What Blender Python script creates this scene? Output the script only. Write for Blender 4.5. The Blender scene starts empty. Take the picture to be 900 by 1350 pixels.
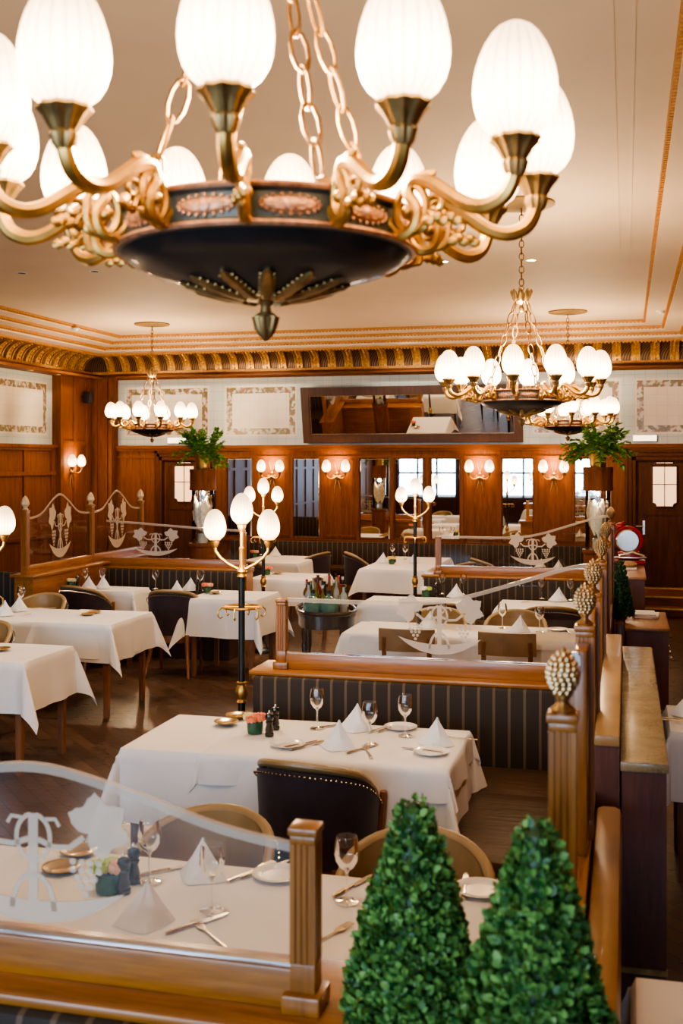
import bpy, bmesh, math, random
from mathutils import Vector, Matrix
random.seed(7)
PI = math.pi
C = bpy.context.scene.collection
sin, cos = math.sin, math.cos

# ------------------------------------------------------------------ camera model (eye height, yaw)
F, EYE = 1450.0, 2.05
YAW = math.atan(375 / F)
cy_, sy_ = math.cos(YAW), math.sin(YAW)

def at(u, v, z):
    """point of the horizontal plane z seen at pixel (u, v): used to survey where things stand"""
    fw = F * (EYE - z) / (v - 608.0)
    r = (u - 450.0) / F * fw
    return (r * cy_ - fw * sy_, r * sy_ + fw * cy_)

def image_x(p):
    fw = -p[0] * sy_ + p[1] * cy_
    return 450 + F * (p[0] * cy_ + p[1] * sy_) / max(fw, .01)

# ------------------------------------------------------------------ materials
M = {}
def mat(name):
    m = bpy.data.materials.new(name); m.use_nodes = True
    nt = m.node_tree; b = nt.nodes['Principled BSDF']
    M[name] = m
    return m, nt, b

def nd(nt, typ, **kw):
    n = nt.nodes.new(typ)
    for k, v in kw.items():
        if k.startswith('i_'):
            n.inputs[k[2:].replace('_', ' ')].default_value = v
        else:
            setattr(n, k, v)
    return n

def ramp(nt, fac, stops):
    r = nt.nodes.new('ShaderNodeValToRGB')
    e = r.color_ramp.elements
    while len(e) < len(stops): e.new(0.5)
    for k, (p, c) in enumerate(stops):
        e[k].position = p; e[k].color = (*c, 1)
    nt.links.new(fac, r.inputs[0])
    return r.outputs[0]

def coords(nt, scale=(1, 1, 1), rot=(0, 0, 0), kind='Object'):
    t = nt.nodes.new('ShaderNodeTexCoord'); mp = nt.nodes.new('ShaderNodeMapping')
    mp.inputs['Scale'].default_value = scale; mp.inputs['Rotation'].default_value = rot
    nt.links.new(t.outputs[kind], mp.inputs[0])
    return mp.outputs[0]

def bump(nt, b, h, strength=.2, dist=.01):
    n = nt.nodes.new('ShaderNodeBump'); n.inputs['Strength'].default_value = strength; n.inputs['Distance'].default_value = dist
    nt.links.new(h, n.inputs['Height']); nt.links.new(n.outputs[0], b.inputs['Normal'])

def plain(name, col, rough=.5, metal=0, noise=.12, scale=30, bmp=0, coat=0, spec=None, sheen=0):
    m, nt, b = mat(name)
    n = nd(nt, 'ShaderNodeTexNoise', i_Scale=scale, i_Detail=4.0)
    nt.links.new(coords(nt), n.inputs['Vector'])
    lo = tuple(max(0, c * (1 - noise)) for c in col); hi = tuple(min(1, c * (1 + noise)) for c in col)
    nt.links.new(ramp(nt, n.outputs['Fac'], [(.3, lo), (.7, hi)]), b.inputs['Base Color'])
    b.inputs['Roughness'].default_value = rough; b.inputs['Metallic'].default_value = metal
    b.inputs['Coat Weight'].default_value = coat; b.inputs['Sheen Weight'].default_value = sheen
    if spec is not None: b.inputs['Specular IOR Level'].default_value = spec
    if bmp: bump(nt, b, n.outputs['Fac'], bmp)
    return m

def wood(name, dark, light, axis='z', rough=.32, coat=.25, fine=1.0):
    m, nt, b = mat(name)
    sc = {'x': (1.2, 16, 16), 'y': (16, 1.2, 16), 'z': (16, 16, 1.2)}[axis]
    v = coords(nt, tuple(s * fine for s in sc))
    n = nd(nt, 'ShaderNodeTexNoise', i_Scale=1.6, i_Detail=6.0, i_Roughness=.62, i_Distortion=.6)
    nt.links.new(v, n.inputs['Vector'])
    n2 = nd(nt, 'ShaderNodeTexNoise', i_Scale=7.0, i_Detail=3.0)
    nt.links.new(v, n2.inputs['Vector'])
    mx = nd(nt, 'ShaderNodeMix'); mx.inputs[0].default_value = .35
    nt.links.new(n.outputs['Fac'], mx.inputs[2]); nt.links.new(n2.outputs['Fac'], mx.inputs[3])
    mid = tuple((a + c) / 2 for a, c in zip(dark, light))
    nt.links.new(ramp(nt, mx.outputs[0], [(.3, dark), (.5, mid), (.72, light)]), b.inputs['Base Color'])
    b.inputs['Roughness'].default_value = rough; b.inputs['Coat Weight'].default_value = coat
    b.inputs['Coat Roughness'].default_value = .2
    b.inputs['Specular IOR Level'].default_value = .5 if coat else .12
    bump(nt, b, mx.outputs[0], .12, .004)
    return m

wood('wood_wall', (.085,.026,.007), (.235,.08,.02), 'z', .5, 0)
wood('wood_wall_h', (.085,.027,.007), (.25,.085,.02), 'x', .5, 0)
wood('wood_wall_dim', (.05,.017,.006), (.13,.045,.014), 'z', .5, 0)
wood('wood_rail', (.18,.06,.008), (.47,.185,.026), 'x', .3)
wood('wood_rail_y', (.18,.06,.008), (.47,.185,.026), 'y', .3)
wood('wood_post', (.17,.06,.009), (.43,.17,.026), 'z', .3)
wood('wood_counter', (.07, .022, .014), (.16, .055, .032), 'z', .4)
wood('wood_chair', (.13, .045, .014), (.31, .125, .04), 'z', .35)
wood('wood_dark', (.03, .013, .008), (.085, .036, .018), 'z', .4)
wood('wood_cart', (.012, .007, .006), (.04, .02, .014), 'x', .22, .5)
wood('wood_cabinet_top', (.2, .085, .03), (.42, .21, .085), 'y', .3)
plain('leather_tan', (.3, .195, .085), .38, noise=.22, scale=5, bmp=.05, coat=.1)
plain('leather_ledge', (.36, .215, .085), .36, noise=.18, scale=4, bmp=.04, coat=.1)
plain('leather_brown', (.27, .15, .06), .42, noise=.2, scale=8)
plain('leather_rim', (.17, .105, .05), .36, noise=.2, scale=9, coat=.15)
plain('velvet', (.026, .013, .02), .85, noise=.3, scale=12, sheen=.15)
plain('brass', (.58, .34, .09), .38, .9, noise=.2, scale=25)
plain('gold_leaf', (.58, .31, .06), .42, .5, noise=.35, scale=30, bmp=.15)
plain('gold_rail', (.42, .19, .03), .6, 0, noise=.3, scale=40)
plain('canopy_gilt', (.26, .16, .045), .5, .2)
plain('chain_bronze', (.24, .13, .04), .5, .8, noise=.3, scale=40)
plain('brass_old', (.42, .28, .11), .42, .85, noise=.35, scale=30)
plain('copper_relief', (.6, .33, .19), .42, .7, noise=.3, scale=50)
plain('pinecone_brass', (.60, .42, .21), .3, .95, noise=.3, scale=30)
plain('bowl_black', (.010, .013, .016), .42, 0, noise=.3, scale=20, coat=.12)
plain('rim_green', (.11, .12, .1), .42, .5, noise=.25, scale=30)
plain('lamp_pole', (.012, .017, .016), .3, .2, noise=.2, scale=20, coat=.3)
plain('steel', (.72, .69, .64), .2, 1, noise=.06)
plain('silver_gilt', (.74, .62, .42), .22, 1, noise=.1)
plain('ceiling_paint', (.66, .53, .39), .75, noise=.03, scale=2)
plain('wall_paint', (.55, .42, .28), .7, noise=.05)
plain('finial_cream', (.72, .55, .32), .4, .2, noise=.1)
plain('cap_white', (.8, .78, .74), .5, noise=.03)
plain('mill_black', (.012, .01, .01), .2, noise=.2, coat=.5)
plain('pot_green', (.02, .09, .04), .5, noise=.35, scale=25, bmp=.3)
plain('rose_coral', (.85, .25, .12), .6, noise=.2, scale=40)
plain('rose_cream', (.82, .72, .32), .6, noise=.15, scale=40)
plain('rose_pink', (.86, .5, .33), .6, noise=.15, scale=40)
plain('rose_white', (.86, .86, .74), .6, noise=.1, scale=40)
plain('rose_yellow', (.85, .6, .14), .6, noise=.15, scale=40)
plain('rose_lime', (.45, .6, .12), .6, noise=.15, scale=40)
plain('porcelain', (.82, .78, .72), .15, noise=.02, coat=.4)
plain('pampas', (.86, .76, .6), .9, noise=.2, scale=30)
plain('stem_brown', (.09, .05, .025), .8, noise=.3)
plain('slicer_red', (.42, .012, .02), .22, noise=.08, coat=.5)
plain('paper', (.78, .75, .7), .7, noise=.03)
plain('black_plastic', (.015, .014, .013), .4, noise=.1)
plain('bread', (.5, .33, .17), .8, noise=.2, scale=20, bmp=.2)
plain('glow_sign', (.9, .8, .65), .4, noise=.02)
for nm, col in (('clear', (.62, .66, .62)), ('green', (.03, .13, .05)), ('amber', (.3, .11, .02)), ('dark', (.02, .02, .018)), ('olive', (.26, .27, .05)), ('red', (.32, .03, .025)), ('teal', (.17, .36, .28))):
    m_ = plain('bottle_' + nm, col, .08, noise=.08, coat=.3)
    M['bottle_' + nm].node_tree.nodes['Principled BSDF'].inputs['Transmission Weight'].default_value = .45

def leafmat(name, dark, light, scale=60):
    m, nt, b = mat(name)
    g = nt.nodes.new('ShaderNodeNewGeometry')
    nt.links.new(ramp(nt, g.outputs['Random Per Island'], [(0, dark), (.55, tuple((a + c) / 2 for a, c in zip(dark, light))), (1, light)]), b.inputs['Base Color'])
    b.inputs['Roughness'].default_value = .42
    b.inputs['Specular IOR Level'].default_value = .35
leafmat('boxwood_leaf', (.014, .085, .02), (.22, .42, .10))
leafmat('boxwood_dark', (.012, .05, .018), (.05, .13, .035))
leafmat('fern_leaf', (.035, .14, .012), (.24, .46, .05))

def cloth_mat(name, col, bmp=.25):
    m, nt, b = mat(name)
    v = coords(nt)
    n = nd(nt, 'ShaderNodeTexNoise', i_Scale=3.0, i_Detail=3.0)
    nt.links.new(v, n.inputs['Vector'])
    w = nd(nt, 'ShaderNodeTexNoise', i_Scale=420.0, i_Detail=1.0)
    nt.links.new(v, w.inputs['Vector'])
    nt.links.new(ramp(nt, n.outputs['Fac'], [(.3, tuple(c * .94 for c in col)), (.7, col)]), b.inputs['Base Color'])
    b.inputs['Roughness'].default_value = .8; b.inputs['Sheen Weight'].default_value = .1
    mx = nd(nt, 'ShaderNodeMix'); mx.inputs[0].default_value = .12
    nt.links.new(n.outputs['Fac'], mx.inputs[2]); nt.links.new(w.outputs['Fac'], mx.inputs[3])
    bump(nt, b, mx.outputs[0], bmp, .02)
cloth_mat('cloth', (.86, .82, .78))
cloth_mat('napkin', (.88, .87, .86), .15)

def stripe_mat():
    m, nt, b = mat('striped_fabric')
    v = coords(nt)
    sp = nt.nodes.new('ShaderNodeSeparateXYZ'); nt.links.new(v, sp.inputs[0])
    a = nd(nt, 'ShaderNodeMath', operation='DIVIDE'); a.inputs[1].default_value = .079
    nt.links.new(sp.outputs['X'], a.inputs[0])
    fr = nd(nt, 'ShaderNodeMath', operation='FRACT'); nt.links.new(a.outputs[0], fr.inputs[0])
    col = ramp(nt, fr.outputs[0], [(0, (.03, .02, .013)), (.30, (.03, .02, .013)), (.315, (.012, .009, .007)), (.34, (.125, .085, .05)), (.5, (.125, .085, .05)), (.525, (.012, .009, .007)), (.55, (.03, .02, .013))])
    nt.links.new(col, b.inputs['Base Color']); b.inputs['Roughness'].default_value = .75
    n = nd(nt, 'ShaderNodeTexNoise', i_Scale=300.0); nt.links.new(v, n.inputs['Vector']); bump(nt, b, n.outputs['Fac'], .2, .002)
stripe_mat()

def seat_leather():
    m, nt, b = mat('leather_seat')
    n = nd(nt, 'ShaderNodeTexNoise', i_Scale=2.0, i_Detail=2.0, i_Distortion=1.2); nt.links.new(coords(nt, (1.2, 9, 3)), n.inputs['Vector'])
    n2 = nd(nt, 'ShaderNodeTexNoise', i_Scale=3.0); nt.links.new(coords(nt), n2.inputs['Vector'])
    nt.links.new(ramp(nt, n2.outputs['Fac'], [(.3, (.05, .028, .014)), (.7, (.075, .042, .021))]), b.inputs['Base Color'])
    b.inputs['Roughness'].default_value = .5; b.inputs['Specular IOR Level'].default_value = .16
    bump(nt, b, n.outputs['Fac'], .45, .02)
seat_leather()

def floor_mat():
    m, nt, b = mat('parquet')
    v = coords(nt, (1, 1, 1), (0, 0, PI / 4))
    br = nd(nt, 'ShaderNodeTexBrick', i_Scale=1.0, i_Mortar_Size=.004)
    br.inputs['Brick Width'].default_value = .6; br.inputs['Row Height'].default_value = .1
    br.inputs['Color1'].default_value = (.105, .055, .03, 1); br.inputs['Color2'].default_value = (.06, .03, .017, 1); br.inputs['Mortar'].default_value = (.03, .016, .01, 1)
    nt.links.new(v, br.inputs['Vector'])
    n = nd(nt, 'ShaderNodeTexNoise', i_Scale=3.0, i_Detail=6.0); nt.links.new(coords(nt, (2, 9, 1), (0, 0, PI / 4)), n.inputs['Vector'])
    mx = nd(nt, 'ShaderNodeMix', data_type='RGBA', blend_type='MULTIPLY'); mx.inputs[0].default_value = .55
    nt.links.new(br.outputs['Color'], mx.inputs[6]); nt.links.new(ramp(nt, n.outputs['Fac'], [(.3, (.6, .6, .6)), (.75, (1.35, 1.3, 1.2))]), mx.inputs[7])
    nt.links.new(mx.outputs[2], b.inputs['Base Color'])
    nt.links.new(ramp(nt, n.outputs['Fac'], [(.3, (.26, .26, .26)), (.7, (.4, .4, .4))]), b.inputs['Roughness'])
    bump(nt, b, br.outputs['Fac'], .12, .003)
floor_mat()

def tile_mat(name, c1, c2, mortar):
    m, nt, b = mat(name)
    t = nt.nodes.new('ShaderNodeTexCoord'); sp = nt.nodes.new('ShaderNodeSeparateXYZ'); cb = nt.nodes.new('ShaderNodeCombineXYZ')
    nt.links.new(t.outputs['Object'], sp.inputs[0])
    ad = nd(nt, 'ShaderNodeMath', operation='ADD'); nt.links.new(sp.outputs['X'], ad.inputs[0]); nt.links.new(sp.outputs['Y'], ad.inputs[1])
    nt.links.new(ad.outputs[0], cb.inputs['X']); nt.links.new(sp.outputs['Z'], cb.inputs['Y'])
    br = nd(nt, 'ShaderNodeTexBrick', i_Scale=1.0, i_Mortar_Size=.003, offset=0.0)
    br.inputs['Brick Width'].default_value = .15; br.inputs['Row Height'].default_value = .15
    br.inputs['Color1'].default_value = (*c1, 1); br.inputs['Color2'].default_value = (*c2, 1); br.inputs['Mortar'].default_value = (*mortar, 1)
    nt.links.new(cb.outputs[0], br.inputs['Vector']); nt.links.new(br.outputs['Color'], b.inputs['Base Color'])
    b.inputs['Roughness'].default_value = .36
tile_mat('tile_blue', (.42, .47, .45), (.47, .5, .46), (.3, .32, .3))
tile_mat('tile_cream', (.60, .53, .42), (.64, .57, .46), (.5, .44, .35))

def floral():
    m, nt, b = mat('floral_tile')
    v = coords(nt)
    vo = nd(nt, 'ShaderNodeTexVoronoi', i_Scale=20.0); nt.links.new(v, vo.inputs['Vector'])
    n = nd(nt, 'ShaderNodeTexNoise', i_Scale=13.0, i_Detail=3.0); nt.links.new(v, n.inputs['Vector'])
    leaf = ramp(nt, vo.outputs['Color'], [(0, (.09, .085, .035)), (.35, (.14, .13, .05)), (.55, (.26, .11, .07)), (.75, (.17, .15, .07)), (1, (.35, .27, .15))])
    fac = ramp(nt, n.outputs['Fac'], [(.42, (0, 0, 0)), (.52, (1, 1, 1))])
    mx = nd(nt, 'ShaderNodeMix', data_type='RGBA'); nt.links.new(fac, mx.inputs[0])
    mx.inputs[6].default_value = (.52, .47, .38, 1); nt.links.new(leaf, mx.inputs[7])
    nt.links.new(mx.outputs[2], b.inputs['Base Color']); b.inputs['Roughness'].default_value = .25
floral()

def marble():
    m, nt, b = mat('marble')
    v = coords(nt)
    n = nd(nt, 'ShaderNodeTexNoise', i_Scale=7.0, i_Detail=9.0, i_Roughness=.7, i_Distortion=.5); nt.links.new(v, n.inputs['Vector'])
    n2 = nd(nt, 'ShaderNodeTexNoise', i_Scale=120.0, i_Detail=2.0); nt.links.new(v, n2.inputs['Vector'])
    mx = nd(nt, 'ShaderNodeMix'); mx.inputs[0].default_value = .4
    nt.links.new(n.outputs['Fac'], mx.inputs[2]); nt.links.new(n2.outputs['Fac'], mx.inputs[3])
    nt.links.new(ramp(nt, mx.outputs[0], [(.3, (.1, .075, .035)), (.5, (.27, .21, .115)), (.7, (.36, .3, .18))]), b.inputs['Base Color'])
    b.inputs['Roughness'].default_value = .25
marble()

def cornice_mat():
    m, nt, b = mat('cornice_bronze')
    t = nt.nodes.new('ShaderNodeTexCoord'); sp = nt.nodes.new('ShaderNodeSeparateXYZ'); nt.links.new(t.outputs['Object'], sp.inputs[0])
    ad = nd(nt, 'ShaderNodeMath', operation='ADD'); nt.links.new(sp.outputs['X'], ad.inputs[0]); nt.links.new(sp.outputs['Y'], ad.inputs[1])
    dv = nd(nt, 'ShaderNodeMath', operation='MULTIPLY'); dv.inputs[1].default_value = 170; nt.links.new(ad.outputs[0], dv.inputs[0])
    sn = nd(nt, 'ShaderNodeMath', operation='SINE'); nt.links.new(dv.outputs[0], sn.inputs[0])
    hf = nd(nt, 'ShaderNodeMath', operation='MULTIPLY_ADD'); hf.inputs[1].default_value = .5; hf.inputs[2].default_value = .5; nt.links.new(sn.outputs[0], hf.inputs[0])
    nt.links.new(ramp(nt, hf.outputs[0], [(.2, (.045, .022, .01)), (.8, (.2, .105, .045))]), b.inputs['Base Color'])
    b.inputs['Roughness'].default_value = .45; b.inputs['Metallic'].default_value = .4
cornice_mat()

def shade_mat(name, strength, z0, z1):
    """lit opal glass egg: glows hottest around the bulb, softer towards the tip; faint vertical flutes"""
    m, nt, b = mat(name)
    t = nt.nodes.new('ShaderNodeTexCoord'); sp = nt.nodes.new('ShaderNodeSeparateXYZ'); nt.links.new(t.outputs['Object'], sp.inputs[0])
    mr = nd(nt, 'ShaderNodeMapRange'); mr.inputs[1].default_value = z0; mr.inputs[2].default_value = z1; nt.links.new(sp.outputs['Z'], mr.inputs[0])
    g = ramp(nt, mr.outputs[0], [(0, (.4, .4, .4)), (.2, (.95, .95, .95)), (.36, (1, 1, 1)), (.58, (.55, .55, .55)), (.8, (.3, .3, .3)), (1, (.22, .22, .22))])
    gr = nd(nt, 'ShaderNodeTexGradient', gradient_type='RADIAL'); nt.links.new(t.outputs['Object'], gr.inputs[0])
    mu = nd(nt, 'ShaderNodeMath', operation='MULTIPLY'); mu.inputs[1].default_value = 20; nt.links.new(gr.outputs['Fac'], mu.inputs[0])
    fr = nd(nt, 'ShaderNodeMath', operation='PINGPONG'); fr.inputs[1].default_value = .5; nt.links.new(mu.outputs[0], fr.inputs[0])
    rb = ramp(nt, fr.outputs[0], [(0, (.62, .62, .62)), (.22, (1, 1, 1))])
    mx = nd(nt, 'ShaderNodeMix', data_type='RGBA', blend_type='MULTIPLY'); mx.inputs[0].default_value = 1
    nt.links.new(g, mx.inputs[6]); nt.links.new(rb, mx.inputs[7])
    m2 = nd(nt, 'ShaderNodeMath', operation='MULTIPLY'); m2.inputs[1].default_value = strength; nt.links.new(mx.outputs[2], m2.inputs[0])
    b.inputs['Base Color'].default_value = (.3, .27, .22, 1); b.inputs['Roughness'].default_value = .35
    b.inputs['Emission Color'].default_value = (1, .67, .37, 1)
    nt.links.new(m2.outputs[0], b.inputs['Emission Strength'])
shade_mat('lit_shade', 11.0, 0, .2)
shade_mat('lit_shade_lamp', 6.5, 0, .165)

def glow(name, col, s):
    m, nt, b = mat(name)
    b.inputs['Base Color'].default_value = (*col, 1); b.inputs['Emission Color'].default_value = (*col, 1); b.inputs['Emission Strength'].default_value = s
glow('lit_downlight', (1, .8, .55), 12)
glow('lit_sign', (1, .86, .62), 1.6)
glow('lit_door_pane', (1, .62, .33), .85)

def thin_glass(name, tint=(1, 1, 1), refl=1.0, haze=0.0):
    m, nt, b = mat(name); nt.nodes.remove(b)
    out = nt.nodes['Material Output']
    tr = nt.nodes.new('ShaderNodeBsdfTransparent'); tr.inputs[0].default_value = (*tint, 1)
    gl = nt.nodes.new('ShaderNodeBsdfGlossy'); gl.inputs['Roughness'].default_value = .02; gl.inputs[0].default_value = (1, 1, 1, 1)
    fr = nt.nodes.new('ShaderNodeFresnel'); fr.inputs[0].default_value = 1.5
    mu = nd(nt, 'ShaderNodeMath', operation='MULTIPLY'); mu.inputs[1].default_value = refl; nt.links.new(fr.outputs[0], mu.inputs[0])
    mx = nt.nodes.new('ShaderNodeMixShader'); nt.links.new(mu.outputs[0], mx.inputs[0]); nt.links.new(tr.outputs[0], mx.inputs[1]); nt.links.new(gl.outputs[0], mx.inputs[2])
    last = mx
    if haze:
        df = nt.nodes.new('ShaderNodeBsdfDiffuse'); df.inputs[0].default_value = (.78, .66, .53, 1)
        m3 = nt.nodes.new('ShaderNodeMixShader'); m3.inputs[0].default_value = haze
        nt.links.new(mx.outputs[0], m3.inputs[1]); nt.links.new(df.outputs[0], m3.inputs[2]); last = m3
    nt.links.new(last.outputs[0], out.inputs[0])
thin_glass('pane_glass', (.97, .985, .97))
thin_glass('wine_glass', (.97, .97, .97), 1.5)
thin_glass('etched', (1, 1, 1), .3, .55)
thin_glass('bevel_glass', (.95, .97, .97), 1.6, .5)

def mirror_mat(name, col, rough):
    m, nt, b = mat(name)
    b.inputs['Base Color'].default_value = (*col, 1); b.inputs['Metallic'].default_value = 1; b.inputs['Roughness'].default_value = rough
mirror_mat('mirror', (.86, .85, .82), .012)
mirror_mat('mirror_bevel', (.9, .9, .9), .08)

# ------------------------------------------------------------------ mesh builder
class B:
    def __init__(s): s.v = []; s.f = []
    def add(s, vs, fs, mtx=None):
        o = len(s.v)
        s.v += [tuple(mtx @ Vector(p)) if mtx else tuple(p) for p in vs]
        s.f += [tuple(i + o for i in f) for f in fs]
        return s
    def box(s, x0, x1, y0, y1, z0, z1, bev=0, mtx=None):
        if bev <= 0:
            vs = [(x, y, z) for z in (z0, z1) for y in (y0, y1) for x in (x0, x1)]
            return s.add(vs, [(0, 2, 3, 1), (4, 5, 7, 6), (0, 1, 5, 4), (2, 6, 7, 3), (0, 4, 6, 2), (1, 3, 7, 5)], mtx)
        bm = bmesh.new()
        bmesh.ops.create_cube(bm, size=1)
        for v in bm.verts:
            v.co = (x0 + (v.co.x + .5) * (x1 - x0), y0 + (v.co.y + .5) * (y1 - y0), z0 + (v.co.z + .5) * (z1 - z0))
        bev = min(bev, .49 * min(x1 - x0, y1 - y0, z1 - z0))
        bmesh.ops.bevel(bm, geom=bm.edges[:], offset=bev, segments=2, affect='EDGES', profile=.5)
        return s.bm(bm, mtx)
    def bm(s, bm, mtx=None):
        bm.verts.index_update()
        s.add([v.co.copy() for v in bm.verts], [[v.index for v in f.verts] for f in bm.faces], mtx); bm.free(); return s
    def lathe(s, prof, n=16, mtx=None, flute=0, nf=12):
        vs = []; fs = []
        for r, z in prof:
            for k in range(n):
                a = 2 * PI * k / n
                rr = r * (1 + flute * cos(nf * a)) if flute else r
                vs.append((rr * cos(a), rr * sin(a), z))
        for i in range(len(prof) - 1):
            for k in range(n):
                k2 = (k + 1) % n
                fs.append((i * n + k, i * n + k2, (i + 1) * n + k2, (i + 1) * n + k))
        if prof[0][0] > .0005: fs.append(tuple(range(n - 1, -1, -1)))
        if prof[-1][0] > .0005: fs.append(tuple((len(prof) - 1) * n + k for k in range(n)))
        return s.add(vs, fs, mtx)
    def tube(s, pts, r, n=8, closed=False, mtx=None, flat=1.0):
        pts = [Vector(p) for p in pts]; m = len(pts)
        rs = r if isinstance(r, (list, tuple)) else [r] * m
        vs = []; fs = []; prev = None
        for i in range(m):
            a = pts[i - 1] if (i > 0 or closed) else pts[i]; b = pts[(i + 1) % m] if (i < m - 1 or closed) else pts[i]
            t = (b - a).normalized()
            if prev is None:
                up = Vector((0, 0, 1)) if abs(t.z) < .9 else Vector((1, 0, 0))
                nx = t.cross(up).normalized()
            else:
                nx = (prev - t * prev.dot(t)).normalized()
            prev = nx; ny = t.cross(nx)
            for k in range(n):
                q = 2 * PI * k / n
                vs.append(pts[i] + (nx * cos(q) + ny * sin(q) * flat) * rs[i])
        for i in range(m if closed else m - 1):
            j = (i + 1) % m
            for k in range(n):
                k2 = (k + 1) % n
                fs.append((i * n + k, i * n + k2, j * n + k2, j * n + k))
        if not closed:
            fs.append(tuple(range(n - 1, -1, -1))); fs.append(tuple((m - 1) * n + k for k in range(n)))
        return s.add(vs, fs, mtx)
    def prism(s, poly, d0, d1, plane='xz', mtx=None):
        n = len(poly)
        def P(p, d):
            return {'xz': (p[0], d, p[1]), 'xy': (p[0], p[1], d), 'yz': (d, p[0], p[1])}[plane]
        vs = [P(p, d0) for p in poly] + [P(p, d1) for p in poly]
        fs = [tuple(range(n)), tuple(range(2 * n - 1, n - 1, -1))] + [(i, i + n, (i + 1) % n + n, (i + 1) % n) for i in range(n)]
        return s.add(vs, fs, mtx)
    def ball(s, c, r, sub=1, sc=(1, 1, 1), mtx=None, jit=0):
        bm = bmesh.new(); bmesh.ops.create_icosphere(bm, subdivisions=sub, radius=1)
        for v in bm.verts:
            k = 1 + jit * random.uniform(-1, 1)
            v.co = (c[0] + v.co.x * r * sc[0] * k, c[1] + v.co.y * r * sc[1] * k, c[2] + v.co.z * r * sc[2] * k)
        return s.bm(bm, mtx)
    def leaf(s, p, d, up, ln, w, fold=.25):
        """pointed leaf: two triangles pairs folded about the midrib"""
        d = d.normalized(); sd = d.cross(up)
        if sd.length < 1e-4: sd = d.cross(Vector((.3, .8, .2)))
        sd.normalize(); nrm = sd.cross(d).normalized()
        tip = p + d * ln; mid = p + d * ln * .5
        a = mid + sd * w * .5 + nrm * fold * w; b = mid - sd * w * .5 + nrm * fold * w
        return s.add([p, a, tip, b], [(0, 1, 2), (0, 2, 3)])

def obj(name, b, m, parent=None, loc=None, ang=35, rot=None):
    me = bpy.data.meshes.new(name)
    me.from_pydata([tuple(p) for p in b.v], [], b.f); me.validate(); me.update()
    bm = bmesh.new(); bm.from_mesh(me); bmesh.ops.recalc_face_normals(bm, faces=bm.faces[:]); bm.to_mesh(me); bm.free()
    me.polygons.foreach_set('use_smooth', [True] * len(me.polygons))
    me.set_sharp_from_angle(angle=math.radians(ang))
    me.materials.append(M[m])
    o = bpy.data.objects.new(name, me); C.objects.link(o)
    if parent: o.parent = parent
    if loc: o.location = loc
    if rot: o.rotation_euler = rot
    return o

def tag(o, label, cat, group=None):
    o['label'] = label; o['category'] = cat
    if group: o['group'] = group
    return o

def thing(name, label, cat, loc=(0, 0, 0), rz=0, group=None):
    o = bpy.data.objects.new(name, None); C.objects.link(o); o.empty_display_size = .1
    o.location = loc; o.rotation_euler = (0, 0, rz)
    return tag(o, label, cat, group)

def struct(name, b, m, parent=None, **k):
    o = obj(name, b, m, parent, **k)
    if not parent: o['kind'] = 'structure'
    return o

def tree_copy(o, parent=None):
    c = o.copy(); C.objects.link(c); c.parent = parent
    for ch in list(o.children): tree_copy(ch, c)
    return c

def dup(root, loc, rz=0, label=None, group=None):
    r = tree_copy(root); r.location = loc; r.rotation_euler = (0, 0, rz)
    if label: r['label'] = label
    if group: r['group'] = group
    return r

REG = {}
PROTO = {}
ORD = ['leftmost', 'second from left', 'third from left', 'fourth from left', 'fifth from left', 'sixth from left', 'seventh from left', 'eighth from left', 'ninth from left', 'tenth from left']
def register(o, desc, where):
    REG.setdefault((desc, where), []).append(o); return o
def finish_labels():
    for (desc, where), l in REG.items():
        l.sort(key=lambda o: image_x(o.location))
        n = len(l)
        for k, o in enumerate(l):
            if n == 1: t = f'{desc} {where}'
            elif n == 2: t = f'{("left", "right")[k]} {desc} of two {where}'
            elif k == n - 1: t = f'rightmost {desc} {where}'
            elif k < 10: t = f'{ORD[k]} {desc} {where}'
            else: t = f'{desc} number {k + 1} from left {where}'
            o['label'] = t

def rzm(a): return Matrix.Rotation(a, 4, 'Z')
def tr(x, y, z): return Matrix.Translation((x, y, z))

# ------------------------------------------------------------------ the room shell
XL, XR, YB, YF, ZC = -8.5, 1.3, 16.4, -4.5, 3.96
struct('floor', B().box(XL - .2, XR + .2, YF - .2, YB + .2, -.1, 0), 'parquet')
# ceiling field, with the stepped border falling towards the cornice
b = B().box(XL - .2, XR + .2, YF - .2, YB + .2, ZC, ZC + .1)
ceil = struct('ceiling', b, 'ceiling_paint')
steps = [(1.05, ZC), (.80, 3.90), (.55, 3.84), (.30, 3.77)]
def ring(off, z): return [(XL + off, YF + off, z), (XR - off, YF + off, z), (XR - off, YB - off, z), (XL + off, YB - off, z)]
b = B()
for (o0, z0), (o1, z1) in zip(steps[:-1], steps[1:]):
    v = ring(o0, z0) + ring(o0, z1) + ring(o1, z1)
    b.add(v, [(i, (i + 1) % 4, 4 + (i + 1) % 4, 4 + i) for i in range(4)] + [(4 + i, 4 + (i + 1) % 4, 8 + (i + 1) % 4, 8 + i) for i in range(4)])
v = ring(.30, 3.77) + ring(-.1, 3.77)
b.add(v, [(i, (i + 1) % 4, 4 + (i + 1) % 4, 4 + i) for i in range(4)])
obj('coffer_border', b, 'ceiling_paint', ceil)
b = B()
for x in (-.055, .037): b.box(x - .005, x + .005, YF + 1.05, YB - 1.1, ZC - .0025, ZC)
obj('plaster_bead', b, 'ceiling_paint', ceil)
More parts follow.
